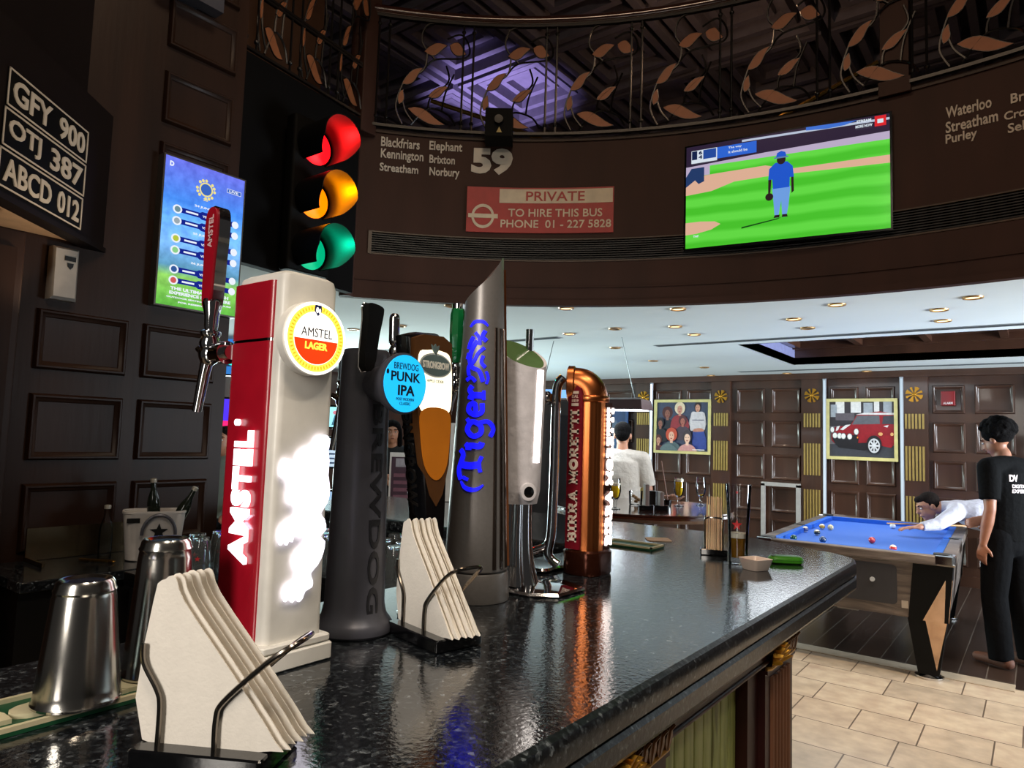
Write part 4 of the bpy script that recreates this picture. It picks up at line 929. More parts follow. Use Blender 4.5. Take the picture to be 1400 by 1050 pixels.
g = G(); g.tube(smooth_path([(sx_+.01, sy_+.02, 1.40), (sx_+.0, sy_+.03, 1.32), (sx_+.01, sy_+.02, 1.24), (sx_+.01, sy_+.035, 1.15)], 6), .012, 10); g.lathe([(.06, .001), (.062, .01), (.05, .016), (.03, .02), (.02, .05)], (sx_+.02, sy_+.045, BZ), 32); put('chrome_foot', g, chrome, t)
g = G(); g.tube([(sx_-.08, sy_+.012, 1.74), (sx_-.082, sy_+.012, 1.795)], .0125, 12); g.ball((sx_-.082, sy_+.012, 1.797), .0125, n=12); th = put('tap_handle', g, chrome, t); faucet(t, sx_-.07, sy_+.012, 1.70)

# grey conical tower with the slanted top
tx_, ty_ = -1.105, 1.325
t = thing('beer_tower', 'grey tapering beer tower with slanted pointed top and glowing blue lettering', 'beer tower', (tx_, ty_, BZ))
grey = M('warm_grey_metal', '8a8582', .38, .55, noise=(120, .05))
g = G(); g.lathe([(.083, .001), (.084, .005), (.079, .066), (.078, .068), (.070, .069), (.070, .074)], (tx_, ty_, BZ), 48); put('base', g, grey, t)
n = 56; cut = V((.88, .47)).normalized(); rs = []
def trad(z): return .0775-.026*(z-BZ-.074)/.6
for k in range(15):
    s = k/14; ring = []
    for i in range(n):
        a = 2*PI*i/n; d = V((cos(a), sin(a))); u = (d.dot(cut)+1)/2
        ztop = 1.866+.080*u+.038*u**6; z = BZ+.074+(ztop-BZ-.074)*s; rr = trad(z)
        ring.append(V((tx_+d.x*rr, ty_+d.y*rr, z)))
    rs.append(ring)
g = G(); g.rings(rs); put('cone', g, grey, t, ang=30)
g = G()
def tcf(a, b, c):       # a up the cone, b to the left of the letters' base
    an = math.radians(-66)-b/trad(a); rr = trad(a)+c; return V((tx_+rr*cos(an), ty_+rr*sin(an), a))
for an0 in (-.35, -.05, .25):
    g.rings([[V((tx_+(trad(z)+dc)*cos(an0+da), ty_+(trad(z)+dc)*sin(an0+da), z)) for dc, da in ((-.002, 0), (.003, .02), (.003, .13), (-.002, .15))] for z in (BZ+.08, 1.4, 1.6, 1.80)])
put('ribbed_strip', g, M('dark_bronze_strip', '584a42', .2, .9), t)
g = G(); an0 = .62
g.rings([[V((tx_+(trad(z)+dc)*cos(an0+da), ty_+(trad(z)+dc)*sin(an0+da), z)) for dc, da in ((-.002, -.1), (.005, 0), (-.002, .1))] for z in (BZ+.08, 1.4, 1.7, 1.90, 1.955)]); put('polished_edge', g, copper, t)
tg = G(); c0, c1 = -.0008, .003
def st(pts, w, k=6): tg.ribbon(sp2(pts, k) if len(pts) > 2 else pts, w, tcf, c0, c1)
zc = lambda x: 1.398+x*1.04            # text runs upwards; x along, y across (positive to the left)
Y0 = -.022
def L(pts, w, ox): st([(zc(ox+x), Y0+y*1.22) for x, y in pts], w*1.25)
L([(0, .040), (.022, .046), (.055, .037), (.068, .044)], .009, .03); L([(.034, .04), (.032, .02), (.036, .0)], .013, .03); L([(.018, .0), (.036, .004), (.054, -.001)], .007, .03); L([(.005, .035), (.0, .024)], .006, .03)
L([(.0, .026), (.010, .024), (.009, .004), (.018, .0)], .011, .098); tg.prism([(zc(.108+dx), Y0+.036+dy) for dx, dy in ((-.008, 0), (0, -.007), (.008, 0), (0, .007))], tcf, c0, c1)
L([(.036, .024), (.018, .030), (.004, .018), (.010, .004), (.026, .003), (.036, .014), (.036, .024)], .0095, .126); L([(.034, .026), (.044, .032)], .007, .126); L([(.034, .01), (.038, -.010), (.022, -.022), (.004, -.016)], .008, .126)
L([(.004, .014), (.028, .017), (.026, .027), (.012, .029), (.003, .016), (.010, .003), (.030, .003)], .009, .176)
L([(.0, .027), (.010, .022), (.010, .0)], .012, .214); L([(.010, .020), (.022, .029), (.032, .024)], .009, .214); L([(.0, .0), (.022, .001)], .006, .214)
st([(1.425, .026), (1.412, .016), (1.406, .0), (1.408, -.016), (1.418, -.030)], lambda s: .003+.007*math.sin(PI*s)); st([(1.800, .020), (1.812, .008), (1.812, -.012), (1.802, -.024)], lambda s: .003+.005*math.sin(PI*s)); st([(1.79, -.018), (1.775, -.012), (1.765, -.022)], .010)
for pts, w in (([(1.665, -.018), (1.69, -.008), (1.70, .010), (1.72, .018), (1.745, .012), (1.765, .0)], .010), ([(1.68, .018), (1.70, .020), (1.715, .006), (1.735, -.004), (1.748, -.018)], .008), ([(1.665, .0), (1.675, .012), (1.668, .024)], .008), ([(1.70, -.022), (1.712, -.012), (1.728, -.016)], .008), ([(1.745, .022), (1.76, .018), (1.775, .010)], .009), ([(1.66, -.026), (1.675, -.030), (1.69, -.024)], .006), ([(1.755, -.006), (1.772, -.004), (1.785, .006)], .008), ([(1.72, .026), (1.735, .022)], .006)): st(pts, w)
put('lit_lettering', tg, E('blue_glow', '1414ff', 1.15), t, label='glowing blue lettering and tiger emblem')
hx, hy = tx_-.085, ty_-.005
faucet(t, hx, hy, 1.665)
g = G(); g.lathe([(.010, 0), (.012, .012), (.009, .02)], (hx, hy, 1.70), 14); put('handle_collar', g, chrome, t)
g = G(); g.lathe([(.011, 0), (.017, .02), (.020, .08), (.019, .125), (.016, .14)], (hx, hy, 1.72), 8); th = put('tap_handle', g, M('green_glassy_plastic', '0d6a35', .12, coat=.8), t, label='faceted green tap handle')
g = G(); g.lathe([(.016, 0), (.0165, .012), (.012, .015)], (hx, hy, 1.86), 14); put('end_cap', g, chrome, th)

# frosted white tower with slanted open top on a chrome stem
wx, wy = -1.10, 1.478
t = thing('beer_tower', 'frosted white beer tower with slanted green top on a fluted chrome stem', 'beer tower', (wx, wy, BZ))
oct_ = [(wx+.09, wy-.062), (wx+.15, wy-.02), (wx+.15, wy+.10), (wx+.07, wy+.135), (wx-.08, wy+.12), (wx-.11, wy+.06), (wx-.10, wy-.05), (wx-.05, wy-.062)]
g = G(); g.layers([(oct_, BZ+.001), (offset(oct_, -.004), BZ+.006), (oct_, BZ+.012), (offset(oct_, .03), BZ+.017)]); put('foot_plate', g, chrome, t, ang=20)
g = G(); rs = []
for k in range(9):
    s = k/8; z = BZ+.016+.215*s; rr = .038+.022*(1-s)**3.2; rs.append([V((wx+(rr*(1+.10*cos(8*2*PI*i/48)))*cos(2*PI*i/48), wy+(rr*(1+.10*cos(8*2*PI*i/48)))*sin(2*PI*i/48), z)) for i in range(48)])
g.rings(rs); put('stem', g, chrome, t, ang=60)
frost = M('frosted_ice', 'd9d3d6', .55, noise=(35, .10), bump=(45, .35, .006))
cut = V((.95, -.30)).normalized(); n = 48; rs = []
for k in range(12):
    s = k/11; ring = []
    for i in range(n):
        a = 2*PI*i/n; d = V((cos(a), sin(a))); u = (d.dot(cut)+1)/2; zt = 1.80-.085*u; z = 1.362+(zt-1.362)*s; rr = .060+.010*s
        if k == 0: rr -= .006
        ring.append(V((wx+d.x*rr, wy+d.y*rr, z)))
    rs.append(ring)
inner = [[V((wx+(p.x-wx)*.88, wy+(p.y-wy)*.88, p.z-dz)) for p in rs[-1]] for dz in (.001, .06)]
g = G(); g.rings(rs+inner[:1], cap=False); put('ice_body', g, frost, t, ang=70)
g = G(); g.rings(inner); put('open_top', g, M('green_inner_glass', '5a7a4a', .15, coat=.6), t)
g = G()
for an0, w_ in ((-.07, .34),):
    g.rings([[V((wx+(rr+.0035)*cos(an0+dd), wy+(rr+.0035)*sin(an0+dd), z)) for dd in (-w_/2, 0, w_/2)]+[V((wx+(rr-.002)*cos(an0+dd), wy+(rr-.002)*sin(an0+dd), z)) for dd in (w_/2, 0, -w_/2)] for z, rr in ((1.47, .0625), (1.55, .064), (1.64, .0665), (1.71, .068))])
put('light_strip', g, E('strip_white', 'fff6ee', 5), t)
g = G(); g.lathe([(.020, -.002), (.024, .006), (.022, .011), (.017, .012)], (wx+.053, wy-.028, 1.395), 24, ax=(.88, -.47, 0)); put('knob_ring', g, frost, t)
g = G(); g.lathe([(.0165, .0115), (.01, .013), (.001, .0132)], (wx+.053, wy-.028, 1.395), 20, ax=(.88, -.47, 0)); put('knob', g, black_gloss, t)
g = G(); g.fbox(plane_fr((wx, wy-.062, 1.37), V((1, 0, 0)), (0, 0, 1)), -.02, .005, 0, .37, -.002, .012); put('side_rail', g, black_metal, t)
g = G(); g.cyl((wx-.015, wy+.058, 1.72), (wx-.015, wy+.058, 1.832), .0105, .0115, 14); put('tap_handle', g, chrome, t); faucet(t, wx-.085, wy+.058, 1.66)

# copper pipe tower with red plate
mx_, my_ = -1.075, 1.803
t = thing('beer_tower', 'copper pipe beer tower with a red lettered plate and glowing white letters', 'beer tower', (mx_, my_, BZ))
P = rrect(mx_, my_+.002, .125, .135, .045, 6)
g = G(); g.layers([(offset(P, .003), BZ+.001), (P, BZ+.006), (P, BZ+.066), (offset(P, .006), BZ+.072)]); put('base_block', g, dark_copper, t)
r = .051
g = G(); pr = []
for z in (BZ+.07, 1.655):
    pr.append([V((mx_+(r+.0006*cos(18*2*PI*i/72))*cos(2*PI*i/72), my_+(r+.0006*cos(18*2*PI*i/72))*sin(2*PI*i/72), z)) for i in range(72)])
g.rings(pr); put('pipe', g, copper, t, ang=50)
g = G(); g.lathe([(.054, 0), (.057, .003), (.057, .017), (.054, .020)], (mx_, my_, 1.645), 40)
pth = [V((mx_-.055+.055*cos(a), my_-.012*(1-cos(a)), 1.665+.055*sin(a)*1.25)) for a in [k*PI/2/8 for k in range(9)]]
pth = [V((mx_, my_, 1.655))]+[V((mx_-.040*(1-cos(a)), my_-.018*(1-cos(a)), 1.660+.040*sin(a))) for a in [k*PI/2/9 for k in range(1, 10)]]+[V((mx_-.052, my_-.024, 1.700))]
g.tube(pth, .051, 32); put('elbow', g, copper, t, ang=50)
g = G(); g.lathe([(.050, -.012), (.056, -.008), (.056, .010), (.050, .013)], pth[-1], 40, ax=(-.9, -.44, 0)); put('elbow_collar', g, copper, t)
mf = lambda a, b, c: V((mx_-.016-b, my_-.057-c, a))      # a up, b to the left
g = G(); P = [(BZ+.074, -.024)]+[(1.665, -.024), (1.685, -.018), (1.697, 0.0), (1.70, .024)]+[(BZ+.074, .024)]
g.prism(P[::-1], mf, -.02, .004); put('name_plate', g, M('crimson_plate', '7c1020', .3, coat=.3), t, label='crimson plate lettered upwards in cream')
g = G(); ivory = M('ivory_letters', 'efdcc8', .5)
g.slab('BIRRA MORETTI', mf, 1.235, -.015, .385, .030, .004, .0065); 
for z in (1.632, 1.668): g.fbox(mf, z, z+.008, -.012, .012, .004, .0055)
m2 = lambda a, b, c: V((mx_-.016+a, my_-.057-c, b)); g.text('DAL', m2, -.011, 1.656, .022, .009, .004, .0055, .0); g.text('1859', m2, -.011, 1.643, .022, .009, .004, .0055, .0)
put('plate_lettering', g, ivory, t)
l2 = lambda a, b, c: V((mx_+.046+c, my_+.018+b, a))
l2 = lambda a, b, c: V((mx_+.049+c, my_+.022-b, a))
g = G(); g.fbox(l2, BZ+.07, 1.645, -.019, .019, -.02, .0035); put('side_plate', g, dark_copper, t)
g = G(); g.slab('BIRRA MORETTI', l2, 1.225, -.016, .405, .032, .0055, .012); put('lit_lettering', g, E('moretti_glow', 'fff6f2', 1.5), t, label='glowing white letters standing off the side')
g = G()
g.tube(smooth_path([(mx_-.07, my_-.05, BZ+.02), (mx_-.10, my_-.058, BZ+.05), (mx_-.092, my_-.055, BZ+.12), (mx_-.09, my_-.052, 1.45), (mx_-.09, my_-.052, 1.60), (mx_-.088, my_-.05, 1.69), (mx_-.07, my_-.045, 1.72)], 7), .0145, 12)
g.tube(smooth_path([(mx_-.19, my_-.10, BZ+.012), (mx_-.15, my_-.08, BZ+.05), (mx_-.105, my_-.06, BZ+.075), (mx_-.092, my_-.055, BZ+.12)], 7), .012, 10)
g.rbox(mx_-.23, mx_-.07, my_-.12, my_+.03, BZ+.001, BZ+.014, .02); put('chrome_arm', g, chrome, t)
faucet(t, mx_-.165, my_-.075, 1.655); 
g = G(); g.lathe([(.010, 0), (.013, .02), (.009, .04), (.015, .06), (.014, .075)], (mx_-.165, my_-.075, 1.69), 16); put('tap_handle', g, chrome, t)
# ------------------------------------------------------------------ things at the far end of the bar
beer_m = M('golden_beer', 'ffcb1e', .08, ior=1.34); foam_m = M('beer_foam', 'f2ead6', .7)
dregs_m = M('amber_dregs', '9a6a1a', .05, trans=.5, ior=1.34); red_print = M('red_star_print', 'c01a22', .4)
def star(r, r2=.42): return [(r*(1 if k % 2 == 0 else r2)*sin(PI*k/5), r*(1 if k % 2 == 0 else r2)*cos(PI*k/5)) for k in range(10)]
def glassware(t, outer, inner, o=(0, 0, 0), n=36, ribs=0):
    g = G(); pr = outer+inner; rs = []
    for r, z in pr:
        rs.append([(o[0]+r*cos(2*PI*i/n), o[1]+r*sin(2*PI*i/n), o[2]+z) for i in range(n)])
    g.rings(rs, cap=True); return put('glass', g, clear_glass, t, True, ang=60)
p = at(1009, 771, BZ)
t = thing('pilsner_glass', 'tall clear glass with a red star and a little beer left, on the bar', 'glass', (p.x, p.y, BZ+.0005))
k_ = 1.17
t.scale = (1, 1, 1.1)
glassware(t, [(.024*k_, 0), (.026*k_, .004), (.0262*k_, .05), (.029*k_, .12), (.0335*k_, .19), (.036*k_, .237)], [(.0348*k_, .2372), (.0322*k_, .19), (.0276*k_, .12), (.0245*k_, .05), (.023*k_, .02), (.001, .016)])
g = G(); g.lathe([(.001, .0165), (.0228*k_, .0205), (.0243*k_, .05), (.0255*k_, .078), (.001, .078)], n=32, cap=False); put('beer', g, dregs_m, t, True)
g = G(); g.lathe([(.001, .0783), (.0255*k_, .0783), (.0262*k_, .092), (.001, .092)], n=32, cap=False); put('foam', g, foam_m, t, True)
vd = V((-p.x, -p.y, 0)).normalized(); an = math.atan2(vd.y, vd.x)-.12
def glf(rr, z0): return lambda a, b, c: V(((rr+c)*cos(an+a/rr), (rr+c)*sin(an+a/rr), z0+b))
g = G(); g.prism(star(.017), glf(.0345, .118), .0003, .0012); g.prism(star(.0055), glf(.0405, .215), .0003, .0012); put('star_print', g, red_print, t, True, label='red star')
# small white dish
p = at(1033, 779, BZ); t = thing('dip_dish', 'small square white dish on the bar in front of the tall star glass', 'dish', (p.x, p.y, BZ+.0005), -.45)
g = G(); sq = lambda w, z: [(x, y, z) for x, y in rrect(0, 0, w, w, w*.14, 4)]
g.rings([sq(.056, 0), sq(.06, .002), sq(.078, .034), sq(.080, .0355), sq(.075, .0355), sq(.072, .033), sq(.054, .005)]); put('dish', g, M('white_porcelain', 'e3cdbd', .3, coat=.3), t, True)
# green case
p = at(1074, 770, BZ); t = thing('green_case', 'small rounded bright green case lying on the bar beside the white dish', 'case', (p.x, p.y, BZ+.0005), .58)
g = G(); rl = lambda d, z: (rrect(0, 0, .112-d, .055-d, .020, 6), z)
g.layers([rl(.012, 0), rl(.002, .004), rl(0, .010), rl(.001, .016), rl(.008, .022), rl(.02, .0245)]); put('body', g, M('leaf_green_plastic', '3f8a1e', .35), t, True)
g = G(); g.layers([rl(-.001, .0112), rl(-.001, .0122)]); put('seam', g, M('dark_green_seam', '1c430f', .5), t, True)
g = G(); g.prism(rrect(-.042, 0, .014, .03, .004), plane_fr((0, 0, 0), (1, 0, 0), (0, 1, 0)), .022, .0252); put('clasp', g, M('dark_green_seam', '1c430f'), t, True)

# ------------------------------------------------------------------ bartender side: back counter, shelf, bottle, bucket, glasses
p = pl(36, 330, 0, -3.12)
t = thing('back_counter', 'low black back counter with steel upstand along the panelled pier', 'counter', (-3.2, .7, 0))
g = G(); g.rbox(-3.42, -2.95, p.y+.02, 1.95, .91, .95, .008); put('worktop', g, granite_m, t)
g = G(); g.box(-3.42, -2.99, p.y+.03, 1.93, .08, .91); put('carcass', g, black_paint, t)
g = G(); g.fbox(plane_fr((-3.40, 1.12, .952), (0, 1, 0), (0, 0, 1)), 0, .42, 0, .135, 0, .012); g.box(-3.40, -3.20, 1.118, 1.13, .952, .968); put('steel_upstand', g, M('warm_steel', '8f7a5e', .25, 1), t)
g = G(); g.tube([(-3.26, 1.28, .957), (-3.13, 1.36, .957)], .006, 8); g.ball((-3.13, 1.36, .957), .010, .010, .004, 10); tags(put('bar_spoon', g, brass), 'brass bar spoon lying on the back counter in front of the bottle', 'spoon')
# clear bottle
def bottle(x, y, z, h, lab, mat, grp=None, tilt=None):
    t = thing('bottle', lab, 'bottle', (x, y, z), 0, grp)
    if tilt: t.rotation_euler = tilt
    k = h/.24; g = G(); g.lathe([(.026*k, 0), (.029*k, .004*k), (.029*k, .13*k), (.024*k, .155*k), (.013*k, .19*k), (.0115*k, .228*k), (.0138*k, .230*k), (.0138*k, .238*k), (.0115*k, .24*k)], n=24); put('glass', g, mat, t, True)
    g = G(); g.lathe([(.0145*k, .226*k), (.015*k, .236*k), (.0145*k, .2425*k), (.008*k, .245*k)], n=20); put('cap', g, M('bottle_cap_cream', 'b9b3a6', .35, .4), t, True)
bottle(-3.28, 1.385, .951, .225, 'clear glass bottle standing on the back counter left of the white bucket', clear_glass)
bk = thing('ice_bucket', 'white ice bucket with a black star and hoop handle on the back counter', 'bucket', (-3.13, 1.52, .951), 1.12)
g = G(); g.rings([[(x, y, z) for x, y in rrect(0, 0, w, w*.62, .05, 6)] for w, z in ((.20, 0), (.21, .004), (.245, .20), (.252, .203), (.252, .212), (.238, .212), (.20, .02))]); put('body', g, M('bucket_white', 'cfc8c2', .4), bk, True)
g = G(); ff = plane_fr((0, -.0632, 0), (1, 0, 0), (0, -.07, 1)); g.prism(star(.036), sub(ff, .02, .125, 1, 1), -.002, .004); put('star', g, black_paint, bk, True, label='black star')
g = G(); g.fbox(ff, -.105, -.055, .165, .185, .001, .003); put('grip_hole', g, black_paint, bk, True)
g = G(); g.tube([(.02+.065*cos(a), -.090, .118+.080*sin(a)) for a in [PI*(-.02+1.04*i/20) for i in range(21)]], .007, 8); put('handle', g, black_metal, bk, True)
for dx, dz, tl, lab in ((.0, .03, (.1, .06, 0), 'upright small bottle standing in the white ice bucket'), (.03, .01, (-.35, .25, 0), 'leaning small bottle in the white ice bucket')):
    bottle(-3.13+dx, 1.52+dx*2, 1.05+dz, .22, lab, M('dark_bottle_glass', '2a3128', .05, trans=.5), 'bottles in the ice bucket', tl)
# glass washer shelf inside the bar and upturned pint glasses
t = thing('glass_shelf', 'steel glass shelf inside the bar behind the beer towers', 'shelf', (-2.0, 2.0, 0))
g = G(); g.rbox(-2.90, -1.40, 1.78, 2.19, .93, .955, .006); put('top', g, M('dark_steel', '4a4a4c', .3, 1), t)
g = G(); g.box(-2.85, -1.45, 1.9, 2.18, .05, .93); put('carcass', g, black_paint, t)
lastd = None
glp = [(-2.52, 1.86), (-2.41, 1.88), (-2.30, 1.85), (-2.19, 1.87), (-2.08, 1.85), (-1.97, 1.88), (-1.86, 1.86), (-1.75, 1.86), (-2.5, 1.97), (-2.38, 1.98), (-2.26, 1.97), (-2.14, 1.98), (-2.02, 1.97), (-1.9, 1.98), (-1.78, 1.97), (-1.66, 1.96), (-2.44, 2.09), (-2.32, 2.09), (-2.2, 2.1), (-2.08, 2.09), (-1.96, 2.1), (-1.84, 2.09), (-1.72, 2.09)]
cg = M('clear_glass_ware', 'e6eef0', .02, trans=.93, ior=1.35, noise=(2, 0))
proto = None
for k, (x, y) in enumerate(glp):
    if proto is None:
        proto = thing('pint_glass', 'upturned clear pint glass among the rows on the steel shelf inside the bar', 'glass', (x, y, .9555), 0, 'upturned pint glasses on the steel shelf')
        g = G(); n = 28; rs = []
        for r, z in ((.043, 0), (.0435, .004), (.040, .06), (.036, .11), (.031, .145), (.029, .150), (.004, .150), (.004, .138), (.029, .138), (.034, .11), (.038, .06), (.041, .001)):
            rs.append([(r*cos(2*PI*i/n), r*sin(2*PI*i/n), z) for i in range(n)])
        g.rings(rs, closed=True); put('glass', g, cg, proto, True, ang=60)
        g = G(); an = -.75; g.prism(star(.011), glf(.0395, .072), .0005, .0015); put('star_print', g, red_print, proto, True, label='red star')
    else:
        c = copy_tree(proto); c.location = (x, y, .9555); c.rotation_euler = (0, 0, random.uniform(-.5, .5))
for k, (x, y) in enumerate(((-2.72, 1.50), (-2.62, 1.46), (-2.74, 1.61), (-2.63, 1.57))):
    c = copy_tree(proto); c.location = (x, y, .9555); c['label'] = 'upturned clear glass on the low station left of the red and white tower'; c['group'] = 'upturned glasses on the low station'
t = thing('drain_station', 'low steel drain station left of the red and white tower', 'station', (-2.68, 1.5, 0))
g = G(); g.rbox(-2.9, -2.5, 1.30, 1.72, .90, .9550, .01); put('top', g, M('dark_steel', ''), t)
g = G(); g.box(-2.88, -2.52, 1.32, 1.70, .0, .90); put('carcass', g, black_paint, t)

# ------------------------------------------------------------------ far round table and what stands on it
TCX, TCY, TZ = -2.25, 4.50, 1.08
t = thing('high_table', 'round dark polished high table beyond the bar, crowded with glasses', 'table', (TCX, TCY, 0))
g = G(); g.lathe([(.60, TZ-.055), (.625, TZ-.05), (.635, TZ-.03), (.62, TZ-.012), (.63, TZ-.006), (.625, TZ), (.001, TZ)], (TCX, TCY, 0), 64, cap=False); g.lathe([(.001, TZ-.055), (.6, TZ-.055)], (TCX, TCY, 0), 64, cap=False); put('tabletop', g, M('polished_table_top', '3a1a10', .12, noise=(5, .3), coat=1), t)
g = G(); g.lathe([(.36, 0), (.36, .02), (.08, .05), (.055, .1), (.05, TZ-.12), (.2, TZ-.055)], (TCX, TCY, 0), 32); put('pedestal', g, dark_wood, t)
def onT(px, py): 
    q = at(px, py, TZ); return q.x, q.y
def goblet(px, py, lab, fill, h=.205):
    x, y = onT(px, py); t = thing('beer_glass', lab, 'glass', (x, y, TZ+.0005)); k = h/.2
    R_ = lambda r, z: (r*k, z*k)
    glassware(t, [R_(.033, 0), R_(.033, .003), R_(.012, .009), R_(.007, .02), R_(.011, .032), R_(.007, .045), R_(.012, .056), R_(.028, .08), R_(.036, .115), R_(.035, .15), R_(.030, .2)], [R_(.0285, .2), R_(.0335, .15), R_(.0345, .115), R_(.0265, .081), R_(.010, .062), R_(.001, .060)])
    pr = [(.001, .0605), (.0095, .0625), (.026, .0815), (.0338, .115), (.0332, .15), (.0315, .17)]
    pr = [(r, z) for r, z in pr if z <= fill]+[]
    g = G(); g.lathe([R_(*q) for q in pr]+[R_(.001, pr[-1][1])], n=28, cap=False); put('beer', g, beer_m, t, True)
    if fill > .1:
        g = G(); g.lathe([R_(.001, pr[-1][1]+.0005), R_(pr[-1][0], pr[-1][1]+.0005), R_(pr[-1][0]-.001, pr[-1][1]+.018), R_(.001, pr[-1][1]+.018)], n=28, cap=False); put('foam', g, foam_m, t, True)
goblet(841, 696, 'full stemmed beer glass at the left of the high table before the man', .16)
goblet(928, 692, 'full stemmed beer glass on the high table, with golden beer', .17)
goblet(958, 691, 'nearly empty stemmed beer glass on the high table', .083)
x, y = onT(869, 690); t = thing('tumbler', 'short clear tumbler with scraps in it on the high table', 'glass', (x, y, TZ+.0005))
glassware(t, [(.042, 0), (.046, .004), (.050, .10)], [(.048, .10), (.044, .012), (.001, .010)])
g = G(); [g.ball((random.uniform(-.02, .02), random.uniform(-.02, .02), .024+.012*k), .017, .014, .012, 8) for k in range(4)]; put('scraps', g, M('brown_scraps', '8a6a48', .8), t, True)
for px, py, hh, lab in ((883, 697, .17, 'taller dark menu holder on the high table'), (903, 697, .12, 'shorter dark menu holder on the high table')):
    x, y = onT(px, py); t = thing('menu_holder', lab, 'menu holder', (x, y, TZ+.0005), .6, 'menu holders on the high table')
    g = G(); g.rbox(-.05, .05, -.03, .03, 0, .03, .004); put('base', g, black_gloss, t, True)
    g = G(); g.rbox(-.012, .014, -.055, .055, .03, hh, .002); put('board', g, M('menu_card', '6a5a55', .5), t, True)
x, y = onT(893, 690); g = G(); g.rbox(x-.035, x+.035, y-.03, y+.03, TZ+.0005, TZ+.10, .004); tags(put('sauce_box', g, black_paint), 'small black box between the two menu holders on the high table', 'box')
x, y = onT(912, 693); t = thing('drink_stirrer', 'thin brown upright stick in a pot on the high table', 'stick', (x, y, TZ+.0005))
g = G(); g.lathe([(.028, 0), (.032, .05), (.03, .05), (.026, .004)], n=20); put('pot', g, black_gloss, t, True)
g = G(); g.tube([(.01, 0, .012), (-.035, -.03, .32)], .0045, 8); put('stick', g, M('brown_stick', '6a3c22', .5), t, True)
x, y = onT(921, 683); g = G(); g.lathe([(.05, 0), (.085, .025), (.088, .028), (.05, .008)], (x, y, TZ+.0005), 28); [g.ball((x+random.uniform(-.04, .04), y+random.uniform(-.04, .04), TZ+.03), .02, .018, .014, 8) for k in range(7)]
tags(put('snack_bowl', g, M('snack_brown', '7a5340', .7)), 'low bowl of brown snacks behind the golden beer on the high table', 'bowl')

# ------------------------------------------------------------------ pool table
PX, PY, PROT, PW_, PL_ = -.449, 5.4375, .0404, 1.2825, 2.417
t = thing('pool_table', 'pool table with blue cloth, grey wood sides and black chrome-trimmed corners', 'pool table', (PX, PY, 0), PROT)
RZ = .835; rail = .085; x0, x1, y0, y1 = -PW_, 0, 0, PL_
g = G(); g.box(x0+.05, x1-.05, y0+.05, y1-.05, .70, .795); put('bed_cloth', g, M('blue_cloth', '1664cf', .85, noise=(160, .05), sheen=.1), t, True, label='bright blue cloth')
def bar(g, xa, xb, ya, yb, z0=.775, z1=RZ, r=.012): g.rbox(min(xa, xb), max(xa, xb), min(ya, yb), max(ya, yb), z0, z1, r)
pk = .10
for nm, r4 in (('near', (x0+pk, x1-pk, y0, y0+rail)), ('far', (x0+pk, x1-pk, y1-rail, y1)), ('l1', (x0, x0+rail, y0+pk, PL_/2-.04)), ('l2', (x0, x0+rail, PL_/2+.04, y1-pk)), ('r1', (x1-rail, x1, y0+pk, PL_/2-.04)), ('r2', (x1-rail, x1, PL_/2+.04, y1-pk))):
    g = G(); bar(g, *r4); put('rail', g, cab_m, t, True)
    a, b, c, d = r4; g = G(); w = .05; z0, z1 = .79, RZ-.002
    if b-a > d-c:
        s = 1 if c < .5 else -1; yy = d if s > 0 else c
        g.prism([(a-.02, yy), (b+.02, yy), (b-.03, yy+s*w), (a+.03, yy+s*w)][::s], plane_fr((0, 0, z0), (1, 0, 0), (0, 1, 0)), 0, z1-z0)
    else:
        s = 1 if a < -.5 else -1; xx = b if s > 0 else a
        g.prism([(xx, c-.02), (xx, d+.02), (xx+s*w, d-.03), (xx+s*w, c+.03)][::-s], plane_fr((0, 0, z0), (1, 0, 0), (0, 1, 0)), 0, z1-z0)
    put('cushion', g, M('blue_cushion_cloth', '1c62c8', .85), t, True)
for sx, sy in ((0, 0), (1, 0), (0, 1), (1, 1)):
    cx, cy = (x0 if sx == 0 else x1), (y0 if sy == 0 else y1); dx, dy = (1 if sx == 0 else -1), (1 if sy == 0 else -1)
    P = [(cx, cy+dy*.02), (cx+dx*.02, cy), (cx+dx*.115, cy), (cx+dx*.115, cy+dy*.06), (cx+dx*.06, cy+dy*.115), (cx, cy+dy*.115)]
    if dx*dy < 0: P = P[::-1]
    g = G(); g.layers([(P, .785), (P, RZ+.003), (offset(P, .006), RZ+.008)]); put('corner_casting', g, chrome, t, True)
    g = G(); g.lathe([(.055, 0), (.055, .012), (.045, .013)], (cx+dx*.075, cy+dy*.075, RZ+.001), 24); put('pocket', g, black_rubber, t, True)
for x in (x0+.05, x1-.05):
    g = G(); g.lathe([(.045, .0), (.045, .055), (.04, .056)], (x, PL_/2, .785), 24); put('pocket', g, black_rubber, t, True)
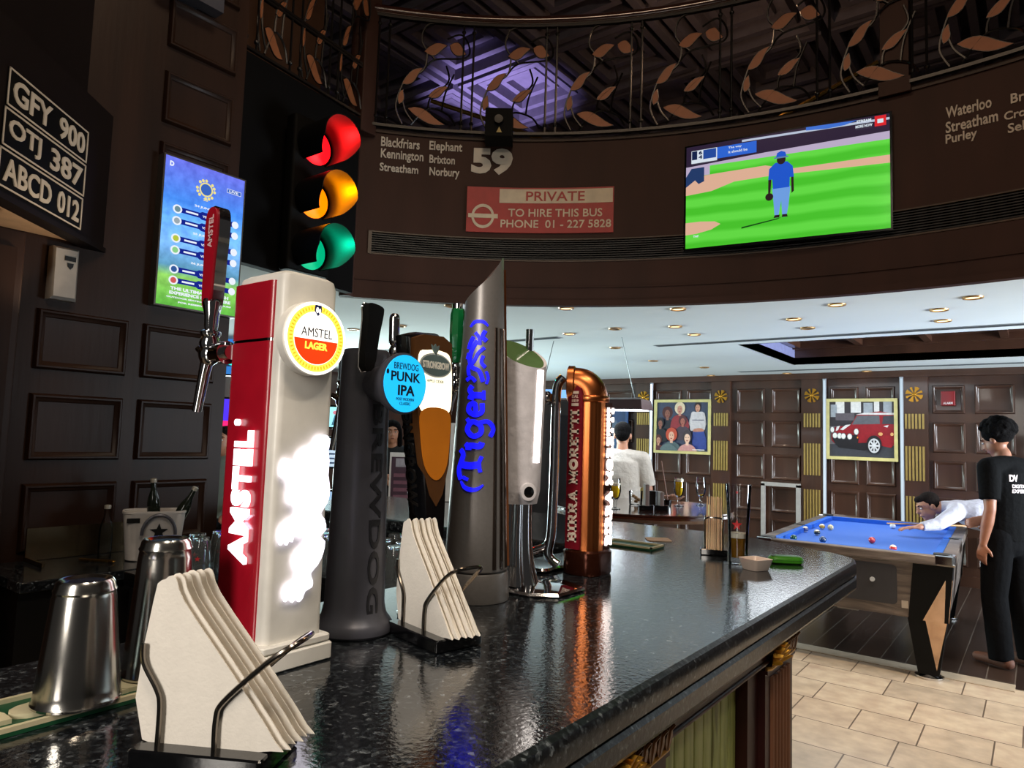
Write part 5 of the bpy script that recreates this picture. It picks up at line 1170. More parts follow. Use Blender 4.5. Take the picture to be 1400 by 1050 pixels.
# tapering cabinet
def frus(x0, x1, y0, y1, d, zt, zb): return [[(x0, y0, zt), (x1, y0, zt), (x1, y1, zt), (x0, y1, zt)], [(x0+d, y0+d, zb), (x1-d, y0+d, zb), (x1-d, y1-d, zb), (x0+d, y1-d, zb)]]
CB = .40; CD = .035
g = G(); g.rings(frus(x0+.02, x1-.02, y0+.02, y1-.02, CD, .785, CB)); put('cabinet', g, cab_m, t, True, ang=20)
g = G(); g.box(x0+.004, x1-.004, y0+.004, y1-.004, .774, .788); put('apron_trim', g, M('pale_trim', '9a8c7c', .3, .4), t, True)
for sx, sy in ((0, 0), (1, 0), (0, 1), (1, 1)):
    cx, cy = (x0+.014 if sx == 0 else x1-.014), (y0+.014 if sy == 0 else y1-.014); dx, dy = (1 if sx == 0 else -1), (1 if sy == 0 else -1)
    w = .23
    def pt(a, b, s, o=0):   # a along x from the corner, b along y, s 0 top .. 1 bottom, o outward
        z = .784-(.784-CB+.004)*s; i = CD*s-o; return V((cx+dx*(a+i), cy+dy*(b+i), z))
    g = G()
    ringt = [pt(0, 0, 0), pt(w, 0, 0), pt(w, .01, 0), pt(.012, .012, 0), pt(.01, w, 0), pt(0, w, 0)]; ringb = [pt(0, 0, 1), pt(w, 0, 1), pt(w, .01, 1), pt(.012, .012, 1), pt(.01, w, 1), pt(0, w, 1)]
    if dx*dy < 0: ringt, ringb = ringt[::-1], ringb[::-1]
    g.rings([ringt, ringb]); cp = put('corner_panel', g, M('corner_black', '070708', .45, spec=.15), t, True, ang=20)
    g = G()                                        # chrome flash: a tall triangle up the panel, pointing up at the corner
    A = [pt(.035, -.003, .26), pt(.145, -.003, 1), pt(.022, -.003, 1)]; B = [p_+V((0, dy*.004, 0)) for p_ in A]
    if dx*dy < 0: A, B = A[::-1], B[::-1]
    g.rings([A, B]); 
    A = [pt(-.003, .035, .26), pt(-.003, .022, 1), pt(-.003, .10, 1)]; B = [p_+V((dx*.004, 0, 0)) for p_ in A]
    if dx*dy < 0: A, B = A[::-1], B[::-1]
    g.rings([A, B]); put('chrome_flash', g, M('warm_mirror', 'c9a88c', .12, 1), cp, True, ang=10)
    lx, ly = cx+dx*(CD+.12), cy+dy*(CD+.12)
    def lr(h, z): return [(lx-h, ly-h, z), (lx+h, ly-h, z), (lx+h, ly+h, z), (lx-h, ly+h, z)]
    g = G(); g.rings([lr(.115, CB), lr(.062, .03)]); lg = put('leg', g, M('corner_black', '070708'), t, True, ang=10)
    g = G(); f = -dy if False else dy
    yo = lambda h: ly-dy*h
    A = [V((lx-dx*.02-dx*.0, yo(.1165), CB-.003)), V((lx-dx*.112, yo(.1165), CB-.003)), V((lx-dx*.05, yo(.067), .06))]
    A = [V((lx+dx*.01, yo(.1165), CB-.003)), V((lx-dx*.113, yo(.1165), CB-.003)), V((lx-dx*.048, yo(.068), .065))]; B = [p_+V((0, dy*.006, 0)) for p_ in A]
    if dx*dy > 0: A, B = A[::-1], B[::-1]
    g.rings([A, B]); put('chrome_flash', g, M('warm_mirror', ''), lg, True, ang=10)
    g = G(); g.lathe([(.085, 0), (.088, .004), (.088, .014), (.07, .022), (.06, .03)], (lx, ly, 0.001), 28); put('foot', g, chrome, lg, True)
cf = lambda a, b, c: V((x0+a, y0+.02+CD*(.785-b)/.385-c, b))
g = G(); g.prism(rrect(.16, .61, .50, .27, .03, 4), lambda a, b, c: cf(a+.53, b, c), -.005, .006); mp_ = put('ball_return', g, M('dark_grey_panel', '2e2e33', .4), t, True)
g = G(); g.cyl(cf(.79, .63, .004), cf(.79, .63, .014), .016, n=20); put('button', g, M('button_grey', 'b8bcc0', .3), mp_, True)
g = G(); g.fbox(cf, .965, 1.005, .46, .51, 0, .004); put('maker_plate', g, M('plate_silver', 'b9b0a6', .3, .6), t, True)
g = G(); g.box(x0+.52, x0+.66, .28, .36, .345, .402); put('ball_chute', g, M('grey_plastic', '8f9090', .4), t, True)
# balls
TM = wm(t)
def ball(px, py, hx, lab, stripe=None, r=.0255):
    q = at(px, py, .795+r); g = G(); g.ball((q.x, q.y, .7953+r), r, n=24, mi=0)
    if stripe:
        for i, f in enumerate(g.f):
            z = sum(g.v[j][2] for j in f)/len(f)-.7953-r
            if abs(z) > r*.45: g.m[i] = 1
    tags(put('pool_ball', g, [M('ball_'+hx, hx, .08, coat=1), M('ball_f2ead8', 'f2ead8', .08, coat=1)]), lab, 'ball', 'balls on the pool table')
ball(1085, 735.5, '0d4a38', 'dark green ball nearest the left corner of the blue cloth')
ball(1117, 728, '10201f', 'black ball with pale spot in the left cluster on the blue cloth', 1)
ball(1101, 723.5, '4a4f8a', 'violet ball beside the left cushion of the blue cloth', 1)
ball(1124, 720, 'd9a93a', 'pale yellow striped ball, left of the far pair on the blue cloth', 1)
ball(1135.5, 721, 'e8d8a8', 'cream ball, right of the far pair on the blue cloth')
ball(1125, 738, '143a6a', 'dark blue ball nearest the near rail in the left cluster')
ball(1192, 738.5, 'c8323c', 'red ball in the middle of the blue cloth')
ball(1221, 749.5, 'd04038', 'red and white ball close to the near cushion', 1)
ball(1220.5, 719, 'f4f2ea', 'white cue ball near the bending player')

# ------------------------------------------------------------------ hanging lamps, pictures, alarm and screens of the games room
def pendant(c, L_, ang, lab):
    t = thing('pendant_lamp', lab, 'lamp', c, ang)
    g = G(); g.rings([[(x*s, y*k, z) for x, y in ((-.5, -.5), (.5, -.5), (.5, .5), (-.5, .5))] for s, k, z in ((L_, .30, 0), (L_-.03, .26, .09), (L_-.2, .1, .11))]); put('shade', g, M('maroon_shade', '3a1a1c', .4), t, True)
    g = G(); g.box(-L_/2+.03, L_/2-.03, -.12, .12, -.006, .001); put('diffuser', g, E('pool_lamp_glow', 'f2f6ff', 4), t, True)
    for x in (-.4, .4):
        g = G(); g.tube([(x*L_, 0, .10), (x*L_*.72, 0, CEIL-c[2]-.001)], .004, 6); put('wire', g, M('wire_grey', '8a8f92', .3, .8), t, True)
q = dep = CAM+ray(800, 560)*6.6
pendant((q.x, q.y, q.z), 1.25, .1, 'long maroon lamp hung on wires from the ceiling above the man in the pale shirt')
lamp('pendant_light', 'AREA', (q.x, q.y, q.z-.03), 14, COOL, .8, (q.x, q.y, 0))

PFR = M('cream_gold_frame', 'c9bd7e', .4)
def framed(x0, x1, z0, z1, lab, shapes, fm=PFR, fw=.04, cat='picture'):
    t = thing('framed_picture', lab, cat, ((x0+x1)/2, BY-.04, z0)); fr = plane_fr((x0, BY-.035, z0), (1, 0, 0), (0, 0, 1)); w, h = x1-x0, z1-z0
    g = G(); g.fbox(fr, 0, w, 0, h, -.005, .006); put('backing', g, black_paint, t)
    g = G()
    for a, b, c, d in ((0, w, 0, fw), (0, w, h-fw, h), (0, fw, fw, h-fw), (w-fw, w, fw, h-fw)): g.fbox(fr, a, b, c, d, -.005, .028)
    put('frame', g, fm, t); picture('print', sub(fr, fw, fw, 1, 1), w-2*fw, h-2*fw, .0065, shapes, t, step=.0006)
pm = lambda n, h: M('print_'+n, h, .35, noise=(30, .12), coat=.1)
def figure(u, v, s, hair, face, top_, hw=1.0):     # generic head and shoulders for the group portrait
    return [(pm('h'+hair, hair), ell(u, v+.03*s, .085*s*hw, .13*s, 16)), (pm('t'+top_, top_), sp2([(u-.16*s, v-.42*s), (u-.15*s, v-.2*s), (u-.05*s, v-.11*s), (u+.05*s, v-.11*s), (u+.15*s, v-.2*s), (u+.16*s, v-.42*s)], 3, True)),
            (pm('f'+face, face), ell(u, v, .05*s, .085*s, 14)), (pm('f'+face, face), R4(u-.025*s, v-.13*s, u+.025*s, v-.05*s)), (pm('eye', '2a1a18'), ell(u-.02*s, v+.015*s, .009*s, .008*s, 6)), (pm('eye', ''), ell(u+.02*s, v+.015*s, .009*s, .008*s, 6)), (pm('lip', '8a2a2e'), ell(u, v-.045*s, .018*s, .009*s, 8))]
sh = [(pm('slate', '3d4258'), R4(0, 0, 1, 1))]
sh += figure(.21, .76, 1.0, '4a1f1c', '8a5545', '23222c', 1.25)+figure(.80, .88, .9, '2c1a18', 'c98f74', 'c9bfc0', .8)
sh += [(pm('tc9bfc0', ''), sp2([(.66, .45), (.68, .78), (.78, .80), (.93, .78), (.95, .5), (.9, .42), (.72, .42)], 3, True)), (pm('jeans', '2f3f86'), sp2([(.72, .05), (.72, .42), (.92, .42), (.97, .05)], 2, True)), (pm('skin_arm', 'b87a62'), sp2([(.72, .40), (.75, .46), (.88, .47), (.92, .41)], 3, True)), (pm('ink', '4a4658'), R4(.70, .63, .92, .645))]
sh += figure(.46, .85, 1.0, 'd9c4a6', 'c78a74', '8f2a2e', 1.2)+figure(.52, .60, .85, '53201c', 'a8604e', '46333c', 1.1)+figure(.08, .55, .85, '221a1e', '8f5a4a', '1b1a22')
sh += figure(.05, .20, .8, '55261e', 'c08a72', '5a2a2a')+figure(.31, .30, 1.1, 'b8482e', 'd9a890', '4c5c60', 1.2)+figure(.62, .26, 1.1, '3a2a2c', 'e0b8a0', 'c08a86', .9)
sh += [(pm('t_front', '5a6a6c'), sp2([(.10, 0), (.14, .10), (.26, .14), (.38, .08), (.42, 0)], 3, True)), (pm('white_ink', 'e6e0da'), R4(.72, .025, .95, .04))]
framed(-4.58, -3.705, 1.378, 2.166, 'gold framed group portrait of young people on the panelled wall', sh)
red, dk, wh_ = pm('car_red', '8f1420'), pm('car_dark', '1c1a1e'), pm('car_white', 'd8d4d2')
sh = [(pm('street', '6d6a70'), R4(0, .0, 1, 1)), (pm('road', '3b3c42'), R4(0, 0, 1, .22)), (pm('shopfront', '2f2b30'), R4(0, .55, 1, 1)),
      (wh_, R4(.10, .78, .24, 1)), (wh_, R4(.34, .80, .50, 1)), (wh_, R4(.70, .82, .78, 1)), (pm('pane', '9aa0a8'), R4(.02, .72, .12, .95)), (pm('pane', ''), R4(.54, .80, .68, .98)), (pm('pane', ''), R4(.84, .8, .97, 1)), (pm('van', '5a5258'), R4(.10, .66, .4, .79)),
      (dk, [(.04, .30), (.15, .16), (.55, .12), (.72, .2), (.72, .3)]),
      (red, sp2([(.03, .34), (.05, .47), (.10, .54), (.34, .58), (.42, .74), (.55, .79), (1.0, .79), (1.0, .24), (.86, .20), (.6, .26), (.3, .24), (.08, .24)], 2, True)),
      (pm('screen_glass', '5b5c62'), [(.36, .585), (.44, .745), (.78, .75), (.79, .60)]), (pm('side_glass', '3a3a42'), [(.82, .60), (.84, .74), (1, .75), (1, .60)]), (wh_, [(.42, .765), (.55, .80), (1, .80), (1, .765)]),
      (wh_, [(.12, .545), (.17, .56), (.14, .48), (.10, .46)]), (wh_, [(.26, .575), (.34, .585), (.22, .48), (.17, .49)]), (wh_, [(.84, .56), (.92, .585), (.9, .54)]),
      (dk, sp2([(.06, .40), (.30, .42), (.44, .40), (.45, .24), (.3, .18), (.1, .22)], 2, True)), (red, R4(.10, .395, .40, .415))]
for u, v in ((.09, .38), (.165, .375), (.225, .37), (.325, .365)): sh += [(pm('lamp_rim', '77757a'), ell(u, v, .042, .058, 16)), (pm('lamp', 'e4e2da'), ell(u, v, .034, .047, 16))]
sh += [(pm('lamp_rim', ''), ell(.05, .485, .036, .06, 16)), (pm('lamp', ''), ell(.05, .485, .028, .048, 16)), (pm('lamp_rim', ''), ell(.43, .455, .040, .06, 16)), (pm('lamp', ''), ell(.43, .455, .032, .05, 16)),
       (dk, ell(.70, .23, .115, .165, 24)), (pm('wheel', 'c9c9cc'), ell(.70, .21, .088, .13, 24)), (dk, ell(.70, .21, .07, .10, 24))]
for k in range(8):
    a = PI*2*k/8; sh.append((pm('wheel', ''), [(.70+.012*cos(a+1.57), .21+.018*sin(a+1.57)), (.70+.08*cos(a+.12), .21+.118*sin(a+.12)), (.70+.08*cos(a-.12), .21+.118*sin(a-.12)), (.70-.012*cos(a+1.57), .21-.018*sin(a+1.57))]))
sh += [(pm('wheel', ''), ell(.70, .21, .016, .024, 10)), (pm('reflection_amber', 'd9a066'), ell(.80, .42, .035, .03, 12)), (pm('reflection_amber', ''), ell(.97, .42, .025, .03, 12)), (pm('blinker', 'd87a2a'), ell(.45, .35, .012, .018, 8))]
framed(-2.175, -1.358, 1.388, 2.16, 'gold framed picture of a red car with white stripes on the panelled wall', sh)
sh = [(pm('deep_blue', '27406a'), R4(0, 0, 1, 1)), (pm('dull_blue', '35577e'), R4(.1, .1, .9, .55)), (pm('slate_grey', '56657a'), ell(.55, .6, .25, .2))]
framed(-5.72, -5.02, 1.15, 2.12, 'blue framed picture behind the head of the man in the pale shirt', sh, M('blue_frame', '2a4878', .4))
# red alarm box
t = thing('alarm_box', 'small red alarm box high on the panelled wall', 'alarm', (-.835, BY, 2.08))
g = G(); g.rbox(-.91, -.765, BY-.05, BY-.015, 2.07, 2.24, .01); put('case', g, M('alarm_red', '7a1018', .3), t)
g = G(); g.text('ALARM', plane_fr((-.885, BY-.0505, 2.085), (1, 0, 0), (0, 0, 1)), 0, 0, .095, .026, 0, .002, .03); put('wording', g, M('alarm_white', 'd8c8c8', .5), t)
# pale frame leaning against the wall
g = G()
for a, b, c, d in ((-2.98, -2.93, .05, 1.03), (-2.53, -2.48, .05, 1.03), (-2.98, -2.48, 1.0, 1.05), (-2.98, -2.48, .02, .07)): g.box(a, b, BY-.115, BY-.07, c, d)
tags(put('pale_frame', g, M('pale_grey_paint', '9a9692', .5)), 'tall pale grey empty frame standing against the panelled wall beside the pool table', 'frame')

def far_screen(px, py, D, w, h, lab, shapes, rot=None):
    c = CAM+ray(px, py)*D; a = math.atan2(-c.x, c.y) if rot is None else rot
    t = thing('television', lab, 'television', c, a); fr = plane_fr((-w/2, 0, 0), (1, 0, 0), (0, 0, 1))
    g = G(); g.fbox(fr, -.02, w+.02, -.02, h+.02, -.05, .002); put('casing', g, black_gloss, t, True)
    g = G(); g.box(-.03, .03, .05, .09, -.02, h+.02)
    if c.z > 1.3: g.cyl((0, .07, h*.5), (0, .07, CEIL-c.z-.001), .02, n=12); put('ceiling_pole', g, black_paint, t, True)
    else: g.cyl((0, .07, h*.5), (0, .07, -c.z+.02), .025, n=12); g.box(-.2, .2, -.1, .25, -c.z+.001, -c.z+.02); put('floor_stand', g, black_paint, t, True)
    g = G(); ms = []
    for k, (m, P) in enumerate(shapes):
        if m not in ms: ms.append(m)
        g.prism([(u*w, v*h) for u, v in P], fr, .0025+.0006*k, .003+.0006*k, ms.index(m))
    put('screen', g, ms, t, True)
    return t
far_screen(461, 584, 7.6, .42, .22, 'small bright television between the white tower and the black tower', [(E('scr_cyan', '9fe0e6', .95), R4(0, 0, 1, 1)), (E('scr_dark', '3f6f86', .8), [(.35, .1), (.42, .6), (.48, .6), (.6, .1), (.5, .12), (.46, .4), (.42, .1)]), (E('scr_pink', 'd07a86', .8), ell(.44, .72, .07, .1, 10))])
far_screen(459, 638, 7.4, .40, .30, 'bright panel of white stripes below the small television', [(E('scr_white', 'c9dcee', .8), R4(0, 0, 1, 1))]+[(E('scr_line', '3a4a66', .6), R4(.05, .1+.16*k, .9, .16+.16*k)) for k in range(5)])
far_screen(455, 705, 7.0, .36, .24, 'low pale blue screen left of the black tower above the glasses', [(E('scr_pale', '9fc4ea', .8), R4(0, 0, 1, 1)), (E('scr_pink', ''), R4(.1, .1, .3, .2))])
far_screen(322, 512, 7.5, .40, .42, 'blue and teal screen seen between the pier and the red tower', [(E('scr_blue', '2a6fb8', .8), R4(0, 0, 1, 1)), (E('scr_deep', '14284a', .6), R4(0, .2, 1, .55)), (E('scr_teal', '2fe0cc', 1.2), ell(.55, .32, .32, .11, 14))])
far_screen(318, 601, 7.2, .38, .42, 'violet screen with a pink panel seen between the pier and the red tower', [(E('scr_violet', '4a2ae0', .9), R4(0, 0, 1, 1)), (E('scr_hot', 'ff1a6a', 1.1), R4(.1, .12, .9, .46))])
# tall black cabinet and white banner of the far side
c = CAM+ray(754, 640)*6.0
t = thing('tall_black_cabinet', 'tall black cabinet seen between the white tower and the copper tower', 'cabinet', (c.x, c.y, 0), .65)
g = G(); g.rbox(-.20, .20, -.12, .12, .02, 1.86, .01); put('body', g, black_paint, t, True)
g = G(); g.rbox(-.18, .18, -.13, .13, 0, .03, .01); put('plinth', g, black_metal, t, True)
g = G(); g.rbox(-.16, .16, -.128, -.12, .1, 1.74, .004); put('door', g, M('black_door', '0e0f12', .3), t, True)
c = CAM+ray(757, 566)*8.6
g = G(); fr = plane_fr((c.x-.4, c.y, c.z-.3), (.8, .6, 0), (0, 0, 1)); g.prism(R4(0, 0, .9, .62), fr, 0, .03); tags(put('blue_wall_panel', g, E('wall_blue_glow', '6f9cd6', .75)), 'glowing blue wall panel seen above the tall black cabinet', 'panel')
M('board_white', 'bdb6ae', .6)
def stand_board(px, py, D, w, h, lab, shapes):
    c = CAM+ray(px, py)*D; t = thing('poster_board', lab, 'poster', (c.x, c.y, 0), math.atan2(-c.x, c.y)); fr = plane_fr((-w/2, 0, c.z-h/2), (1, 0, 0), (0, 0, 1))
    g = G(); g.fbox(fr, 0, w, 0, h, -.02, 0); put('board', g, M('board_white', 'bdb6ae', .6), t, True)
    g = G(); g.box(-.02, .02, .02, .05, 0, c.z-h/2+.1); g.box(-.15, .15, -.12, .15, 0, .02); put('stand', g, black_metal, t, True)
    g = G(); ms = []
    for k, (m, P) in enumerate(shapes):
        if m not in ms: ms.append(m)
        g.prism([(u*w, v*h) for u, v in P], fr, .0006*k, .0006*(k+1), ms.index(m))
    put('print', g, ms, t, True)
stand_board(629, 655, 6.2, .36, 1.0, 'tall white poster board with a dark picture low down, left of the grey tower', [(M('board_white', ''), R4(0, 0, 1, 1)), (pm('board_dark', '3a3230'), R4(.05, .05, .95, .30)), (pm('board_tan', '8a7460'), ell(.5, .22, .3, .06)), (pm('cloth_fold', 'a39b92'), R4(.3, .4, .36, .98)), (pm('cloth_fold', ''), R4(.66, .4, .72, .98))])
stand_board(552, 668, 6.0, .26, .62, 'dark maroon printed poster board beside the woman in jeans', [(pm('maroon', '3a2430'), R4(.06, .1, .94, .94)), (pm('board_head', '8a8488'), R4(.2, .80, .8, .92))]+[(pm('board_ink', '6a4450'), R4(.15, .16+.1*k, .85, .21+.1*k)) for k in range(6)])
# ------------------------------------------------------------------ people
def ecap(g, secs, side, n=18, dome=True):           # loft of ellipses: (centre, half width along side, half depth)
    cs = [V(s[0]) for s in secs]; K = len(cs); rs = []
    for k, (c, a, b) in enumerate([(V(s[0]), s[1], s[2]) for s in secs]):
        d = (cs[min(K-1, k+1)]-cs[max(0, k-1)]).normalized(); sd = V(side); sd = (sd-d*sd.dot(d)).normalized(); up = d.cross(sd)
        mk = lambda c, s: [c+sd*a*s*cos(2*PI*i/n)+up*b*s*sin(2*PI*i/n) for i in range(n)]
        if k == 0 and dome: rs += [mk(c-d*b*.55, .35), mk(c-d*b*.35, .75)]
        rs.append(mk(c, 1))
        if k == K-1 and dome: rs += [mk(c+d*b*.35, .75), mk(c+d*b*.55, .35)]
    return g.rings(rs)
def limb(g, pts, rs, n=14):
    for k in range(len(pts)-1):
        g.cyl(pts[k], pts[k+1], rs[k], rs[k+1], n)
    for p, r in zip(pts, rs): g.ball(p, r, n=n)
def hand(g, w, d, nrm, curl=.5, side=1, spread=.0):     # wrist, pointing direction, palm normal
    w, d, nrm = V(w), V(d).normalized(), V(nrm).normalized(); nrm = (nrm-d*nrm.dot(d)).normalized(); lat = d.cross(nrm)*side
    ecap(g, [(w, .026, .017), (w+d*.04, .037, .015), (w+d*.085, .040, .013)], lat, 12)
    for k, (o, L_) in enumerate(((-.031, .068), (-.010, .078), (.011, .074), (.030, .058))):
        p = w+d*.088+lat*o; dd = (d+lat*o*spread*8).normalized(); pts = [p-dd*.02]; ang = curl*(.35+.12*k)
        for s, f in ((.42, 1), (.33, 1.7), (.25, 1.5)):
            dd = (dd*cos(ang*f)+nrm*sin(ang*f)).normalized(); p = p+dd*L_*s; pts.append(p)
        limb(g, pts, (.0105, .0095, .0088, .0078), 8)
    th = (d*.62-lat*.72+nrm*.3).normalized(); p = w+d*.025-lat*.028
    limb(g, [p, p+th*.036, p+th*.036+(d*.85-lat*.25+nrm*.35).normalized()*.032], (.0135, .0115, .009), 8)
def head(g, c, f, u, k=1.0, ears=True):
    f, u = V(f).normalized(), V(u).normalized(); u = (u-f*u.dot(f)).normalized(); r = f.cross(u); A = (r, f, u); P = lambda a, b, z: c+(r*a+f*b+u*z)*k
    g.ball(P(0, -.012, .03), .074*k, .094*k, .088*k, 20, A=A); g.ball(P(0, .022, -.03), .060*k, .072*k, .078*k, 18, A=A)
    g.ball(P(0, .055, -.088), .027*k, .026*k, .022*k, 12, A=A)
    limb(g, [P(0, .088, .022), P(0, .108, -.022)], (.009*k, .014*k), 10); g.ball(P(.011, .096, -.026), .009*k, n=8); g.ball(P(-.011, .096, -.026), .009*k, n=8)
    limb(g, [P(-.045, .076, .032), P(0, .086, .034), P(.045, .076, .032)], (.009*k, .010*k, .009*k), 8)
    limb(g, [P(-.018, .090, -.058), P(0, .095, -.056), P(.018, .090, -.058)], (.006*k, .008*k, .006*k), 8)
    if ears:
        for s in (-1, 1): g.ball(P(s*.076, -.008, -.005), .012*k, .020*k, .032*k, 12, A=A)
    return P, A
def face_bits(t, P, A, hair):
    g = G(); g2 = G(); g3 = G(); g4 = G()
    for s in (-1, 1):
        g.ball(P(s*.031, .079, .008), .0125, .010, .008, 12, A=A); g2.ball(P(s*.031, .0875, .008), .0055, .003, .0055, 10, A=A)
        limb(g3, [P(s*.016, .091, .030), P(s*.034, .088, .036), P(s*.052, .074, .031)], (.004, .0045, .003), 6)
    g4.ball(P(0, .1, -.0575), .020, .005, .0045, 12, A=A)
    put('eyes', g, M('eye_white', 'e8e4de', .2), t); put('pupils', g2, M('eye_dark', '1a1210', .2), t); put('eyebrows', g3, hair, t); put('lips', g4, M('lip_tone', '8a4a42', .5), t)
def person_empty(lab, loc): return thing('person', lab, 'person', loc)
def rig(loc, yaw):           # local to world: +y is the way the person faces, +x their right
    o = V(loc); c, s = cos(yaw), sin(yaw)
    X = V((c, s, 0)); Y = V((-s, c, 0))
    return lambda x, y, z: o+X*x+Y*y+V((0, 0, z)), X, Y

# standing player in black, seen from behind his left side
loc = (-.20, 6.30, 0); Lc, X, Y = rig(loc, 1.02)
t = person_empty('person in a black lettered T-shirt standing at the right end of the pool table', loc)
hipL, hipR, kL, kR, aL, aR = Lc(-.095, 0, .92), Lc(.095, 0, .92), Lc(-.105, .03, .50), Lc(.11, -.02, .50), Lc(-.11, -.015, .085), Lc(.13, -.06, .085)
shL, shR = Lc(-.195, -.01, 1.425), Lc(.195, -.03, 1.42); elL, wrL = Lc(-.238, -.045, 1.13), Lc(-.232, .015, .875); elR, wrR = Lc(.25, .06, 1.14), Lc(.13, .24, 1.03)
body = G()
ecap(body, [(Lc(0, 0, .88), .15, .10), (Lc(0, 0, .98), .155, .105), (Lc(0, -.005, 1.10), .135, .092), (Lc(0, -.01, 1.25), .155, .105), (Lc(0, -.015, 1.38), .165, .098), (Lc(0, -.005, 1.45), .10, .07)], X)
limb(body, [Lc(0, -.005, 1.42), Lc(0, .02, 1.53)], (.062, .055)); limb(body, [shL, Lc(0, -.01, 1.44), shR], (.062, .075, .062))
for h, k, a in ((hipL, kL, aL), (hipR, kR, aR)): limb(body, [h, k, a], (.085, .055, .038))
for a, s in ((aL, -1), (aR, 1)):
    limb(body, [a-V((0, 0, .035))-Y*.03, a-V((0, 0, .05))+Y*.16], (.035, .028))
for s_, e_, w_ in ((shL, elL, wrL), (shR, elR, wrR)): limb(body, [s_, s_*.5+e_*.5, e_, e_*.62+w_*.38, w_], (.055, .047, .038, .041, .025))
hand(body, wrL, wrL-elL+V((0, 0, -.05)), X*1.0, .55, -1); hand(body, wrR, wrR-elR, -X, .7, 1)
hf_ = (Y*.92-X*.12+V((0, 0, -.42))).normalized(); P, A = head(body, Lc(-.01, .05, 1.625), hf_, V((0, 0, 1))+Y*.45)
put('body', fuse(body, .0075), skin_dark, t)
face_bits(t, P, A, hair_black)
hr = G(); random.seed(3)
for k in range(170):
    b = random.uniform(-.35, 1.5); a = random.uniform(-1, 1)*(1.5 if b < .45 else 3.1); rr = .112
    hr.ball(P(rr*.93*sin(a)*cos(b), -.034-rr*cos(a)*cos(b), .058+rr*.93*sin(b)), random.uniform(.014, .024), n=8)
hr.ball(P(0, -.034, .058), .104, .112, .104, 16, A=A)
put('hair', fuse(hr, .007, 1), hair_black, t, label='short black afro hair')
sh_ = G(); ecap(sh_, [(Lc(0, 0, .90), .168, .122), (Lc(0, 0, 1.0), .168, .122), (Lc(0, -.005, 1.12), .16, .112), (Lc(0, -.012, 1.28), .18, .122), (Lc(0, -.015, 1.39), .182, .112), (Lc(0, -.005, 1.455), .10, .078)], X, dome=False)
limb(sh_, [shL, Lc(0, -.01, 1.44), shR], (.075, .082, .075))
for s_, e_ in ((shL, elL), (shR, elR)): sh_.cyl(s_, s_*.22+e_*.78, .074, .066, 16); sh_.ball(s_, .074, n=14)
black_cloth = M('black_cotton', '040405', .9, spec=.1, bump=(30, .3, .02)); hs = fuse(sh_, .009, 3); shirt = put('t_shirt', hs, black_cloth, t)
bvh = BVHTree.FromPolygons([V(v) for v in hs.v], hs.f)
def on_cloth(org, u, v, dr):
    def f(a, b, c):
        p = V(org)+V(u)*a+V(v)*b; h = bvh.ray_cast(p, V(dr)); q = h[0] if h[0] is not None else p+V(dr)*.2
        return q-V(dr)*(.0015+c)
    return f
bk_ = on_cloth(Lc(0, -.4, 0), X, (0, 0, 1), Y)
g = G(); g.text('DV', bk_, -.115, 1.33, .06, .05, 0, .001, .05); g.text('DIGITAL VIDEO', bk_, -.10, 1.285, .21, .026, 0, .001, .03); g.text('EXPERT TEAM', bk_, -.10, 1.25, .21, .026, 0, .001, .03)
put('shirt_lettering', g, M('shirt_print_white', 'd9c9c9', .7), shirt)
tr = G(); ecap(tr, [(Lc(0, 0, .84), .16, .115), (Lc(0, 0, .95), .163, .118)], X)
for h, k, a in ((hipL, kL, aL), (hipR, kR, aR)): limb(tr, [h, h*.5+k*.5, k, k*.5+a*.5], (.102, .098, .085, .083)); tr.cyl(k*.5+a*.5, a+V((0, 0, -.03)), .083, .078, 16)
put('trousers', fuse(tr, .01, 3), M('black_denim', '050507', .9, spec=.1, bump=(25, .3, .02)), t)
for a in (aL, aR):
    g = G(); limb(g, [a-V((0, 0, .038))-Y*.045, a-V((0, 0, .038))+Y*.06, a-V((0, 0, .048))+Y*.175], (.044, .042, .034))
    h = fuse(g, .008, 2); h.v = [(x, y, max(.002, z)) for x, y, z in h.v]; put('shoe', h, M('brown_suede', '5a3524', .7), t)

# player bending over the table with a cue
hp = at(1244, 717, .90); loc = (-.12, 7.55, 0)
t = person_empty('person in a white shirt bending over the pool table to aim a cue', loc)
d_ = V((-.93, -.18, 0)).normalized(); lt = V((-d_.y, d_.x, 0))      # lean direction and the person's left
hips = V((.10, 7.62, .93)); chest = V((-.36, 7.50, 1.09)); neck = V((-.56, 7.45, 1.08)); hd = V((-.70, 7.40, 1.065))
hd = CAM+ray(1269, 693)*6.28
neck = hd-d_*.13+V((0, 0, .0)); chest = neck-d_*.20+V((0, 0, -.045)); hips = chest-d_*.42+V((0, 0, -.10))
sL = neck-d_*.06+lt*.03*0+lt*.17+V((0, 0, -.03)); sR = neck-d_*.10-lt*.17+V((0, 0, -.02))
wL = V((hp.x, hp.y, .885))-d_*.07; eL = (sL+wL)*.5+lt*.05+V((0, 0, -.03)); wR = chest-lt*.22-d_*.38+V((0, 0, -.12)); eR = chest-lt*.24-d_*.30+V((0, 0, .12))
body = G(); sd = lt
ecap(body, [(hips, .15, .11), (hips*.5+chest*.5, .14, .095), (chest, .16, .105), (neck-d_*.06, .11, .075)], sd); limb(body, [neck-d_*.06, neck, hd-d_*.03], (.062, .056, .055)); limb(body, [sL, neck-d_*.08, sR], (.06, .07, .06))
kn1, kn2 = hips+V((.03, .13, -.44)), hips+V((.12, -.10, -.44)); an1, an2 = V((kn1.x+.10, kn1.y+.05, .085)), V((kn2.x+.12, kn2.y-.05, .085))
